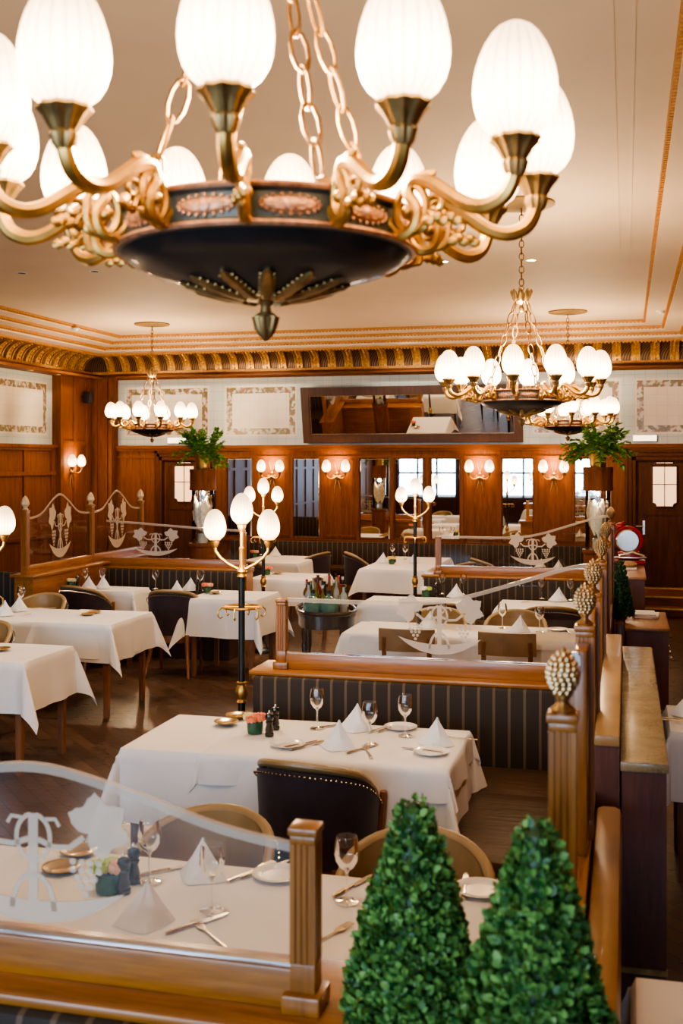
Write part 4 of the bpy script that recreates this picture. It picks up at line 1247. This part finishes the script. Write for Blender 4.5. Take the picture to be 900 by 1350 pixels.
def make_cloth(x0, x1, y0, y1, drop, label, z=.746, seed=1, group='white tablecloths', flare=1.0, name='tablecloth'):
    rnd = random.Random(seed)
    hx, hy = (x1 - x0) / 2 + .006, (y1 - y0) / 2 + .006
    def grid(h):
        n = max(8, int(2 * h / .06)); m = 12
        return [-h - drop * (m - k) / m for k in range(m)] + [-h + 2 * h * k / n for k in range(n + 1)] + [h + drop * (k + 1) / m for k in range(m)]
    gx, gy = grid(hx), grid(hy)
    ph = [rnd.uniform(0, 6.28) for _ in range(8)]
    vs = []
    for x in gx:
        for y in gy:
            ox, oy = max(abs(x) - hx, 0), max(abs(y) - hy, 0); sx, sy = (1 if x > 0 else -1), (1 if y > 0 else -1)
            if ox == 0 and oy == 0:
                vs.append((x, y, .0012 * sin(x * 9 + ph[0]) * sin(y * 8 + ph[1]))); continue
            r = math.hypot(ox, oy); e = min(1, r / .025); q = r / drop
            out = .010 * math.sqrt(e)
            if ox and not oy:
                wv = .012 * q * sin(y * 13 + ph[2 + (sx > 0)]) + .008 * q * sin(y * 29 + ph[4]) + .02 * q * flare
                vs.append((sx * (hx + out + wv), y, -ox + .004 * sin(y * 7 + ph[5]) * q))
            elif oy and not ox:
                wv = .012 * q * sin(x * 11 + ph[3 + (sy > 0)]) + .008 * q * sin(x * 27 + ph[6]) + .02 * q * flare
                vs.append((x, sy * (hy + out + wv), -oy + .004 * sin(x * 6 + ph[7]) * q))
            else:
                a = math.atan2(oy, ox); s2 = sin(2 * a)
                rho = out + .02 * q * flare + .30 * r * s2 ** 1.5 * flare + .010 * q * sin(a * 8 + ph[0])
                # the fold swings slightly sideways so that the corner hangs as a pointed tail
                aa = a + .25 * s2 * sin(ph[1])
                vs.append((sx * (hx + rho * cos(aa)), sy * (hy + rho * sin(aa)), -r * (1 - .06 * s2)))
    n = len(gy)
    fs = [(i * n + j, i * n + j + 1, (i + 1) * n + j + 1, (i + 1) * n + j) for i in range(len(gx) - 1) for j in range(n - 1)]
    o = obj(name, B().add(vs, fs), 'cloth', None, ((x0 + x1) / 2, (y0 + y1) / 2, z), ang=60)
    return tag(o, label, 'tablecloth', group)
TAB = [
 # key, x0, x1, y0, y1, drop, short phrase
 ('front', -2.62, -.36, 2.52, 3.32, .30, 'the front table behind nearest glass pane'),
 ('flower', -2.22, -.74, 4.60, 5.27, .33, 'the centre table before the wide striped bench'),
 ('left_near', -5.1, -3.78, 6.38, 7.03, .33, 'the nearest left table cropped by left edge'),
 ('left_mid', -5.55, -3.97, 8.0, 8.76, .27, 'the long left aisle table'),
 ('bench_right', -4.04, -3.36, 9.76, 10.46, .36, 'the bench table beside nearest pole lamp'),
 ('bench_left', -5.45, -4.78, 10.12, 10.5, .33, 'the corner table under the tall left screens'),
 ('runner', -2.08, -.3, 8.08, 8.7, .3, 'the long table seen through middle glass pane'),
 ('emblem', -2.36, -1.5, 9.75, 10.4, .33, 'the table left of the distant striped bench'),
 ('distant', -1.12, -.3, 9.75, 10.4, .33, 'the distant table beside the pinecone posts'),
 ('lamp', -4.05, -3.32, 11.55, 12.3, .28, 'the table behind the drinks trolley'),
 ('rose', -4.85, -4.05, 13.4, 14.5, .28, 'the back table with coral rose'),
 ('yellow', -3.12, -2.3, 12.95, 14.75, .28, 'the back table with yellow rose'),
 ('beyond', -1.45, -.65, 12.4, 13.2, .28, 'the table seen through the far glass pane'),
 ('right_mid', .215, .95, 5.55, 6.12, .34, 'the right edge table beyond the stone counter'),
 ('right_near', .03, .75, 2.35, 2.87, .3, 'the bottom right corner table'),
]
ZT = .748
WHERE = {}
for k, (key, x0, x1, y0, y1, dr, ph) in enumerate(TAB):
    WHERE[key] = 'on ' + ph
    make_table(x0, x1, y0, y1, 'wooden legged dining table under white cloth, ' + ph)
    lab = 'white cloth draped over ' + ph
    make_cloth(x0, x1, y0, y1, dr, lab, seed=k + 3)
make_cloth(-1.83, -.735, 4.595, 5.275, .13, 'short white overcloth laid on right half of the centre table', z=.751, seed=40, flare=.5, name='overcloth')
make_cloth(-1.95, -.355, 2.515, 3.325, .1, 'short white overcloth laid on right part of the front table', z=.751, seed=41, flare=.5, name='overcloth')
make_cloth(-2.0, -.295, 8.075, 8.705, .06, 'bright white overcloth on the long table seen through middle glass pane', z=.751, seed=42, flare=.3, name='overcloth')
make_cloth(-4.62, -3.965, 7.995, 8.765, .30, 'white overcloth on right end of the long left aisle table', z=.751, seed=43, flare=1.0, name='overcloth')

# ------------------------------------------------------------------ table setting
def place(key, build, x, y, rz, name, cat, desc, where, group, z=None):
    z = z if z is not None else ZT + .0055
    if key not in PROTO:
        o = PROTO[key] = build()
        o.location = (x, y, z); o.rotation_euler = (0, 0, rz)
    else: o = dup(PROTO[key], (x, y, z), rz)
    tag(o, '', cat, group); register(o, desc, where)
    return o
def grp(name):
    o = bpy.data.objects.new(name, None); C.objects.link(o); return o
def b_glass():
    p = [(.001, .0), (.034, .001), (.034, .003), (.012, .006), (.004, .012), (.0036, .085), (.008, .094), (.022, .105), (.034, .125), (.0375, .145), (.036, .165), (.030, .195), (.0305, .1955)]
    b = B().lathe(p, 24); b.f = [f for f in b.f if len(f) == 4]
    return obj('wine_glass', b, 'wine_glass')
def b_napkin():
    n = 10; vs = []; fs = []
    # standing folded triangle: two wings leaning together, soft crease
    H, W = .13, .088
    for j in range(n + 1):
        q = j / n; w = W * (1 - q) ** 1.2 + .002
        for k in range(9):
            s = k / 4 - 1
            vs.append((s * w + .012 * q, -.06 * (1 - q) * (1 - abs(s) ** 1.4) + .008 * sin(PI * q) * cos(5 * s) + .02 * (1 - q) * abs(s) - .004 + .003 * sin(6 * s + 4 * q), H * q))
    for j in range(n):
        for k in range(8): fs.append((j * 9 + k, j * 9 + k + 1, (j + 1) * 9 + k + 1, (j + 1) * 9 + k))
    o = len(vs)
    for j in range(n + 1):
        q = j / n; w = W * .92 * (1 - q) ** 1.2 + .002
        for k in range(9):
            s = k / 4 - 1
            vs.append((s * w + .012 * q, .06 * (1 - q) * (1 - abs(s)) + .02 * (1 - q) * abs(s) + .003, H * .985 * q))
    for j in range(n):
        for k in range(8): fs.append((o + j * 9 + k, o + (j + 1) * 9 + k, o + (j + 1) * 9 + k + 1, o + j * 9 + k + 1))
    return obj('napkin', B().add(vs, fs), 'napkin')
def b_knife():
    t = grp('table_knife')
    b = B(); b.prism([(-.008, .01), (.008, .0), (.010, .03), (.009, .09), (.002, .115), (-.006, .105), (-.008, .05)], .003, .0048, 'xy'); obj('blade', b, 'steel', t)
    b = B().tube([(0, .01, .005), (0, -.02, .006), (0, -.07, .006), (0, -.10, .005)], [.005, .006, .008, .006], 8, flat=.6); obj('handle', b, 'silver_gilt', t)
    return t
def b_fork():
    t = grp('table_fork')
    b = B().tube([(0, .03, .004), (0, .0, .004), (0, -.05, .005), (0, -.11, .005)], [.004, .003, .005, .008], 8, flat=.45); obj('handle', b, 'silver_gilt', t)
    b = B(); b.prism([(-.004, .028), (.004, .028), (.012, .05), (.012, .065), (-.012, .065), (-.012, .05)], .004, .006, 'xy')
    for k in range(4):
        x = -.0105 + .007 * k; b.box(x - .0015, x + .0015, .065, .105, .004, .006)
    obj('tines', b, 'silver_gilt', t)
    return t
def b_plate():
    return obj('side_plate', B().lathe([(.001, .002), (.05, .001), (.055, .006), (.08, .012), (.081, .014), (.055, .009), (.05, .005), (.001, .005)], 36), 'porcelain')
def b_dish():
    t = grp('brass_dish')
    obj('bowl', B().lathe([(.001, .004), (.035, .0), (.045, .006), (.058, .014), (.06, .016), (.044, .010), (.034, .005), (.001, .006)], 30), 'silver_gilt', t)
    obj('rim', B().tube([(.06 * cos(2 * PI * k / 30), .06 * sin(2 * PI * k / 30), .0155) for k in range(30)], .002, 6, True), 'brass', t)
    return t
def b_mill():
    t = grp('pepper_mill')
    obj('body', B().lathe([(.001, 0), (.021, 0), (.022, .012), (.018, .018), (.02, .03), (.0145, .055), (.019, .068), (.016, .072), (.001, .072)], 18), 'mill_black', t)
    obj('head', B().lathe([(.014, .072), (.019, .08), (.021, .092), (.017, .105), (.008, .11), (.001, .111)], 18), 'mill_black', t)
    obj('knob', B().lathe([(.005, .11), (.006, .116), (.003, .122), (.001, .123)], 10), 'steel', t)
    return t
def rose(b, c, r, rnd):
    for ring, (n, rr, tilt, sz) in enumerate(((3, .18, 1.3, .55), (5, .42, 1.0, .7), (6, .66, .72, .8), (7, .82, .42, .85))):
        for k in range(n):
            a = 2 * PI * k / n + ring * .5 + rnd.uniform(-.15, .15)
            d = Vector((cos(a), sin(a), 0)); m_ = tr(*c) @ rzm(a) @ tr(rr * r * .75, 0, r * (.30 - .12 * ring)) @ Matrix.Rotation(-(PI / 2 - tilt) + PI / 2 - .2, 4, 'Y')
            b.ball((0, 0, 0), r * sz * .62, 1, (.28, .8, .75), m_)
def b_flower(col1, col2):
    def f():
        t = grp('flower_pot')
        obj('pot', B().lathe([(.001, 0), (.033, 0), (.036, .01), (.038, .05), (.036, .056), (.001, .05)], 20, flute=.04, nf=8), 'pot_green', t)
        rnd = random.Random(hash(col1) % 7 if 0 else len(col1) + len(col2))
        b = B(); rose(b, (-.02, -.008, .078), .045, rnd); obj('rose', b, col1, t)
        b = B(); rose(b, (.028, .008, .076), .042, rnd); obj('rose', b, col2, t)
        b = B(); rose(b, (-.004, .032, .073), .038, rnd); obj('rose', b, col1, t)
        return t
    return f
N = dict(
    g=('glass', b_glass, 'wine_glass', 'glass', 'wine glass', 'wine glasses'),
    n=('napkin', b_napkin, 'napkin', 'napkin', 'folded white napkin', 'folded napkins'),
    k=('knife', b_knife, 'table_knife', 'knife', 'table knife', 'table knives'),
    f=('fork', b_fork, 'table_fork', 'fork', 'table fork', 'table forks'),
    p=('plate', b_plate, 'side_plate', 'plate', 'white side plate', 'side plates'),
    d=('dish', b_dish, 'brass_dish', 'dish', 'small brass dish', 'small brass dishes'),
    m=('mill', b_mill, 'pepper_mill', 'mill', 'black pepper mill', 'pepper mills'),
)
def put(table, code, u, v, rz=0):
    key, fn, name, cat, desc, g = N[code]
    x, y = at(u, v, ZT); 
    return place(key, fn, x, y, rz, name, cat, desc, WHERE[table], g)
def flower(table, u, v, c1, c2, words, rz=0):
    x, y = at(u, v, ZT)
    return place('flower' + c1 + c2, b_flower(c1, c2), x, y, rz, 'flower_pot', 'flowers', words + ' in green pot', WHERE[table], 'little rose pots')
# front table
for u, v in ((197, 1166), (279, 1204), (457, 1192)): put('front', 'g', u, v)
put('front', 'n', 190, 1222, .5); put('front', 'n', 264, 1160, -.2)
put('front', 'k', 220, 1150, -.75); put('front', 'k', 258, 1222, -.6); put('front', 'k', 348, 1150, -.5); put('front', 'k', 464, 1172, -.35)
put('front', 'f', 332, 1152, -.4); put('front', 'f', 276, 1236, .8); put('front', 'f', 433, 1238, -.4)
put('front', 'p', 366, 1158); put('front', 'p', 633, 1178); put('front', 'k', 612, 1172, .1)
put('front', 'd', 81, 1150); put('front', 'd', 104, 1128)
put('front', 'm', 163, 1180); put('front', 'm', 176, 1166)
flower('front', 142, 1178, 'rose_lime', 'rose_pink', 'lime and pink roses')
# centre table
for u, v in ((418, 962), (487, 983), (534, 972)): put('flower', 'g', u, v)
put('flower', 'n', 468, 964, .1); put('flower', 'n', 444, 988, -.15); put('flower', 'n', 573, 984, -.1)
put('flower', 'k', 431, 960, -.7); put('flower', 'k', 394, 984, -.6); put('flower', 'k', 476, 990, -.5); put('flower', 'k', 513, 962, -.4); put('flower', 'k', 560, 992, 1.35)
put('flower', 'f', 406, 985, -.5); put('flower', 'f', 503, 962, -.4); put('flower', 'f', 484, 993, .4); put('flower', 'f', 600, 975, 1.4)
put('flower', 'p', 379, 985); put('flower', 'p', 568, 995); put('flower', 'p', 528, 962)
put('flower', 'd', 298, 956); put('flower', 'd', 313, 947)
put('flower', 'm', 355, 972); put('flower', 'm', 363, 963)
flower('flower', 336, 968, 'rose_coral', 'rose_cream', 'coral and cream roses', 2.8)
# left tables
put('left_near', 'd', 2, 858)
put('left_mid', 'd', 115, 812); put('left_mid', 'd', 124, 809); put('left_mid', 'n', 24, 806, .3); put('left_mid', 'n', 5, 812, .1); put('left_mid', 'g', 28, 803)
put('left_mid', 'k', 56, 803, -1.1); put('left_mid', 'f', 24, 812, -1.0)
for u, v in ((193, 777), (252, 779)): put('bench_right', 'g', u + 12, v)
put('bench_right', 'n', 232, 783); put('bench_right', 'n', 250, 779, .3)
put('bench_right', 'm', 264, 781); put('bench_right', 'm', 260, 779); put('bench_right', 'd', 284, 783)
flower('bench_right', 273, 782, 'rose_coral', 'rose_pink', 'coral and pink roses')
put('bench_left', 'g', 112, 775); put('bench_left', 'g', 135, 775); put('bench_left', 'n', 116, 777, .2); put('bench_left', 'n', 135, 776); put('bench_left', 'm', 102, 775)
flower('bench_left', 94, 775, 'rose_cream', 'rose_cream', 'cream yellow rose')
# runner table
put('runner', 'n', 684, 834); put('runner', 'n', 565, 828, .2)
for u, v in ((662, 829), (711, 834), (582, 826)): put('runner', 'g', u, v)
put('runner', 'm', 552, 824)
put('runner', 'p', 735, 832); put('runner', 'k', 748, 834, .2)
# distant booth tables
flower('emblem', 561, 787, 'rose_white', 'rose_lime', 'white and lime flowers'); put('emblem', 'm', 575, 785); put('emblem', 'g', 583, 784); put('emblem', 'g', 611, 785); put('emblem', 'n', 600, 788)
put('distant', 'g', 714, 790); put('distant', 'g', 752, 792); put('distant', 'n', 735, 793); put('distant', 'k', 700, 795, -1)
flower('lamp', 352, 758, 'rose_coral', 'rose_coral', 'coral rose'); put('lamp', 'd', 365, 757)
flower('rose', 335, 735, 'rose_coral', 'rose_pink', 'coral rose'); put('rose', 'n', 362, 733, .2); put('rose', 'g', 344, 732)
flower('yellow', 516, 744, 'rose_yellow', 'rose_yellow', 'yellow rose'); put('yellow', 'm', 520, 742); put('yellow', 'n', 504, 742, .4); put('yellow', 'n', 545, 742, -.3); put('yellow', 'g', 517, 737); put('yellow', 'g', 534, 738)
put('beyond', 'n', 712, 751, .2); put('beyond', 'n', 735, 753, -.3); put('beyond', 'g', 700, 755)
put('right_mid', 'k', 882, 952, 1.4); put('right_mid', 'k', 888, 950, 1.3); put('right_mid', 'n', 905, 945)

# ------------------------------------------------------------------ drinks trolley and bottles
CX, CYY = -2.66, 9.72
t = thing('drinks_trolley', 'dark oval drinks trolley crowded with bottles behind the left glass end', 'trolley', (CX, CYY, 0), .35)
def oval(rx, ry, z, n=36): return [(rx * math.copysign(abs(cos(2 * PI * k / n)) ** .7, cos(2 * PI * k / n)), ry * math.copysign(abs(sin(2 * PI * k / n)) ** .7, sin(2 * PI * k / n))) for k in range(n)]
b = B(); b.prism(oval(.25, .38, 0), .56, .66, 'xy'); obj('apron', b, 'wood_cart', t)
b = B(); b.prism(oval(.265, .40, 0), .66, .68, 'xy'); obj('tray_top', b, 'wood_cart', t)
b = B(); b.tube([(p[0], p[1], .70) for p in oval(.26, .395, 0)], .018, 8, True); obj('gallery', b, 'wood_cart', t)
for sx in (-1, 1):
    for sy in (-1, 1):
        b = B().lathe([(.001, 0), (.012, 0), (.016, .05), (.02, .2), (.028, .32), (.018, .36), (.03, .42), (.03, .57), (.001, .57)], 12, tr(sx * .18, sy * .27, 0)); obj('leg', b, 'wood_cart', t)
def bottle(x, y, colr, h, r, cap, k, words, z=.68):
    t = thing('bottle', words, 'bottle', (x, y, z), 0, 'bottles on the drinks trolley')
    s = h
    obj('glass_body', B().lathe([(.001, 0), (r, 0), (r, s * .55), (r * .85, s * .63), (r * .36, s * .74), (r * .33, s * .93), (.001, s * .93)], 14), 'bottle_' + colr, t)
    obj('cap', B().lathe([(r * .36, s * .9), (r * .4, s), (.001, s)], 10), cap, t)
    if k % 4: obj('paper_label', B().lathe([(r * 1.015, s * .15), (r * 1.015, s * .45)], 14), ('paper', 'rose_cream', 'rose_white')[k % 3], t)
    register(t, words, 'on the drinks trolley')
rnd = random.Random(11); cols = ['clear', 'green', 'amber', 'dark', 'olive', 'red', 'clear', 'amber', 'olive', 'dark']
caps = ['black_plastic', 'brass', 'slicer_red', 'cap_white', 'black_plastic']
k = 0
for i in range(6):
    for j in range(4):
        lx, ly = -.19 + .38 * (i + .5) / 6 + (.02 if j % 2 else -.01), -.12 + .40 * j / 3 + rnd.uniform(-.02, .02)
        if (abs(lx) / .24) ** 3 + (abs(ly) / .36) ** 3 > 1: continue
        a = .35; x = CX + lx * cos(a) - ly * sin(a); y = CYY + lx * sin(a) + ly * cos(a)
        c = cols[k % 10]; bottle(x, y, c, rnd.uniform(.22, .33), rnd.uniform(.028, .036), caps[k % 5], k, {'clear': 'clear', 'green': 'dark green', 'amber': 'amber', 'dark': 'black', 'olive': 'olive yellow', 'red': 'red'}[c] + ' spirit bottle'); k += 1
for lx, ly in ((-.14, -.27), (-.0, -.30)):
    a = .35; x = CX + lx * cos(a) - ly * sin(a); y = CYY + lx * sin(a) + ly * cos(a)
    t = thing('bottle', '', 'bottle', (x, y, .68), 0, 'round green jugs on the drinks trolley')
    obj('glass_body', B().lathe([(.001, 0), (.06, 0), (.082, .05), (.085, .09), (.06, .14), (.02, .17), (.018, .2), (.001, .2)], 18, flute=.03, nf=9), 'bottle_teal', t)
    obj('cap', B().lathe([(.02, .195), (.022, .225), (.001, .228)], 10), 'black_plastic', t)
    register(t, 'round dark green jug', 'at front of the drinks trolley')

# ------------------------------------------------------------------ small fixtures
def downlight(x, y, z, lit, label):
    t = thing('downlight', label, 'downlight', (x, y, z), 0, 'recessed ceiling spots')
    obj('trim_ring', B().lathe([(.035, 0), (.055, -.004), (.055, -.0), (.035, .0)][:3], 20), 'cap_white', t)
    obj('lamp_face', B().lathe([(.001, -.002), (.038, -.002)], 20), 'lit_downlight' if lit else ('black_plastic' if 'dark' in label else 'cap_white'), t)
downlight(-5.18, 10.1, ZC, False, 'unlit dark recessed spot in ceiling at left below the big chandelier')
downlight(-5.94, 10.0, ZC, False, 'recessed spot in the ceiling nearest the left edge')
downlight(-1.69, 10.44, ZC, True, 'lit recessed spot in ceiling between big chandelier finial and middle chain')
downlight(-.87, 10.57, ZC, True, 'lit recessed spot in ceiling just right of the middle chandelier chain')
for (x, y, z), lab in (((.42, 8.69, 3.955), 'white smoke detector on the ceiling border at right edge'), ((.42, 14.07, 3.90), 'white smoke detector in ceiling border above far right cornice'), ((-7.42, 13.9, 3.90), 'white smoke detector in ceiling border at left corner')):
    t = thing('smoke_detector', lab, 'detector', (x, y, z), 0, 'smoke detectors')
    obj('base', B().lathe([(.001, 0), (.06, 0), (.06, -.012), (.001, -.012)], 20), 'cap_white', t); obj('sensor', B().lathe([(.04, -.012), (.036, -.035), (.001, -.038)], 20), 'cap_white', t)
for x, lab in ((.26, 'small lit sign box on the tile band above right door'), (-6.93, 'small lit sign box on the tile band above left door')):
    t = thing('sign_light', lab, 'light', (x, YB - .021, 2.33))
    obj('housing', B().box(-.17, .17, -.05, 0, 0, .10, .008), 'cap_white', t); obj('lit_face', B().box(-.16, .16, -.053, -.05, .01, .09), 'lit_sign', t)
t = thing('wall_speaker', 'small black speaker high on the wood pier in left corner', 'speaker', (-8.34, 15.85, 3.02))
obj('bracket', B().box(0, .05, -.02, .02, .03, .06), 'black_plastic', t); obj('cabinet', B().box(.05, .17, -.06, .06, -.06, .13, .01), 'black_plastic', t)
for k, y in enumerate((14.2, 15.0)):
    t = thing('picture_light', ('nearer', 'farther')[k] + ' small lit spot under cornice above left tile panel', 'light', (XL + .2, y, 3.36), 0, 'spots under the left cornice')
    obj('housing', B().lathe([(.001, 0), (.05, 0), (.05, -.012), (.04, -.012)], 16), 'brass_old', t); obj('lamp_face', B().lathe([(.001, -.01), (.038, -.01)], 16), 'lit_downlight', t)
struct('trim_8', B().box(XL + .02, XL + .34, 8, YB - .2, 3.36, 3.40).box(-7.9, XR - .02, YB - .3, YB - .06, 3.385, 3.40), 'wood_wall_h')

finish_labels()

# ------------------------------------------------------------------ light
w = bpy.data.worlds.new('World'); bpy.context.scene.world = w; w.use_nodes = True
bg = w.node_tree.nodes['Background']; bg.inputs[0].default_value = (.62, .78, 1, 1); bg.inputs[1].default_value = .8
def area(name, loc, rot, sx, sy, e, col):
    l = bpy.data.lights.new(name, 'AREA'); l.shape = 'RECTANGLE'; l.size = sx; l.size_y = sy; l.energy = e; l.color = col
    o = bpy.data.objects.new(name, l); C.objects.link(o); o.location = loc; o.rotation_euler = rot
for k, (a, c) in enumerate(wins):
    area('window_daylight', ((a + c) / 2, YF - .3, 2.1), (PI / 2, 0, 0), c - a, 2.4, 180, (.55, .74, 1))
def spot(name, loc, e, col, ang, blend=.6, r=.05, tgt=None):
    l = bpy.data.lights.new(name, 'SPOT'); l.energy = e; l.color = col; l.spot_size = math.radians(ang); l.spot_blend = blend; l.shadow_soft_size = r
    o = bpy.data.objects.new(name, l); C.objects.link(o); o.location = loc
    if tgt:
        o.rotation_euler = (Vector(tgt) - Vector(loc)).to_track_quat('-Z', 'Y').to_euler()
WARM = (1, .70, .42)
def point(name, loc, e, col=WARM, r=.12):
    l = bpy.data.lights.new(name, 'POINT'); l.energy = e; l.color = col; l.shadow_soft_size = r
    o = bpy.data.objects.new(name, l); C.objects.link(o); o.location = loc
for x, y in ((-.74, 2.22), (-.75, 8.22), (-.72, 14.3), (-6.38, 14.15)): point('chandelier_light', (x, y, EYE + .74), 120)
for x in (-5.34, -4.29, -2.10, -1.02): point('sconce_light', (x, YB - .2, 2.0), 13, (1, .6, .3), .06)
point('sconce_light', (-8.2, 15.5, 2.06), 14, (1, .6, .3), .06)
for u, fw in ((318.5, 6.15), (347, 11.8), (547, 11.8), (-27, 6.6)):
    p = Pd(u, fw); point('pole_lamp_light', (p[0], p[1] - .12, 1.66), 14)
for (x, y), z in ((CL, 1.12), (CR, 1.15)): point('column_lamp', (x, y - .03, z + .56), 5, (1, .85, .65), .03)
# recessed ceiling spots over the tables
for x, y, e in ((-1.2, 8.45, 170), (-1.9, 10.2, 90), (-.7, 10.2, 70), (-4.3, 8.4, 150), (-4.4, 6.7, 110), (-3.7, 10.1, 90), (-5.1, 10.4, 70), (-1.4, 4.95, 60), (-1.4, 2.95, 45), (-3.0, 12.0, 80), (-2.7, 13.8, 90), (-4.4, 13.9, 80), (.2, 5.0, 80)):
    spot('table_spot', (x, y, ZC - .03), e, (1, .82, .62), 62, .8, .06, (x, y, 0))
for x in (-7.1, -5.5, -3.1, -.7): spot('tile_spot', (x, 15.0, 3.88), 60, (1, .85, .66), 70, .8, .05, (x, YB, 2.8))
for k in range(3): spot('tile_spot', (XL + .9, 11 + 2 * k, 3.82), 40, (1, .82, .6), 80, .8, .05, (XL, 11 + 2 * k, 2.7))

# ------------------------------------------------------------------ camera
cam = bpy.data.cameras.new('camera'); co = bpy.data.objects.new('camera', cam); C.objects.link(co)
co.location = (0, 0, EYE); co.rotation_euler = (PI / 2, 0, YAW)
cam.sensor_fit = 'VERTICAL'; cam.sensor_height = 36; cam.lens = F / 1350 * 36
cam.shift_y = -67 / 1350
cam.dof.use_dof = True; cam.dof.focus_distance = 8.3; cam.dof.aperture_fstop = 4.6
cam.clip_start = .05
bpy.context.scene.camera = co
vs = bpy.context.scene.view_settings
vs.view_transform = 'AgX'; vs.look = 'AgX - Medium High Contrast'; vs.exposure = .66
bpy.context.scene.cycles.max_bounces = 8
bpy.context.scene.cycles.transparent_max_bounces = 16
bpy.context.scene.cycles.sample_clamp_indirect = 8
bpy.context.scene.cycles.caustics_reflective = False; bpy.context.scene.cycles.caustics_refractive = False
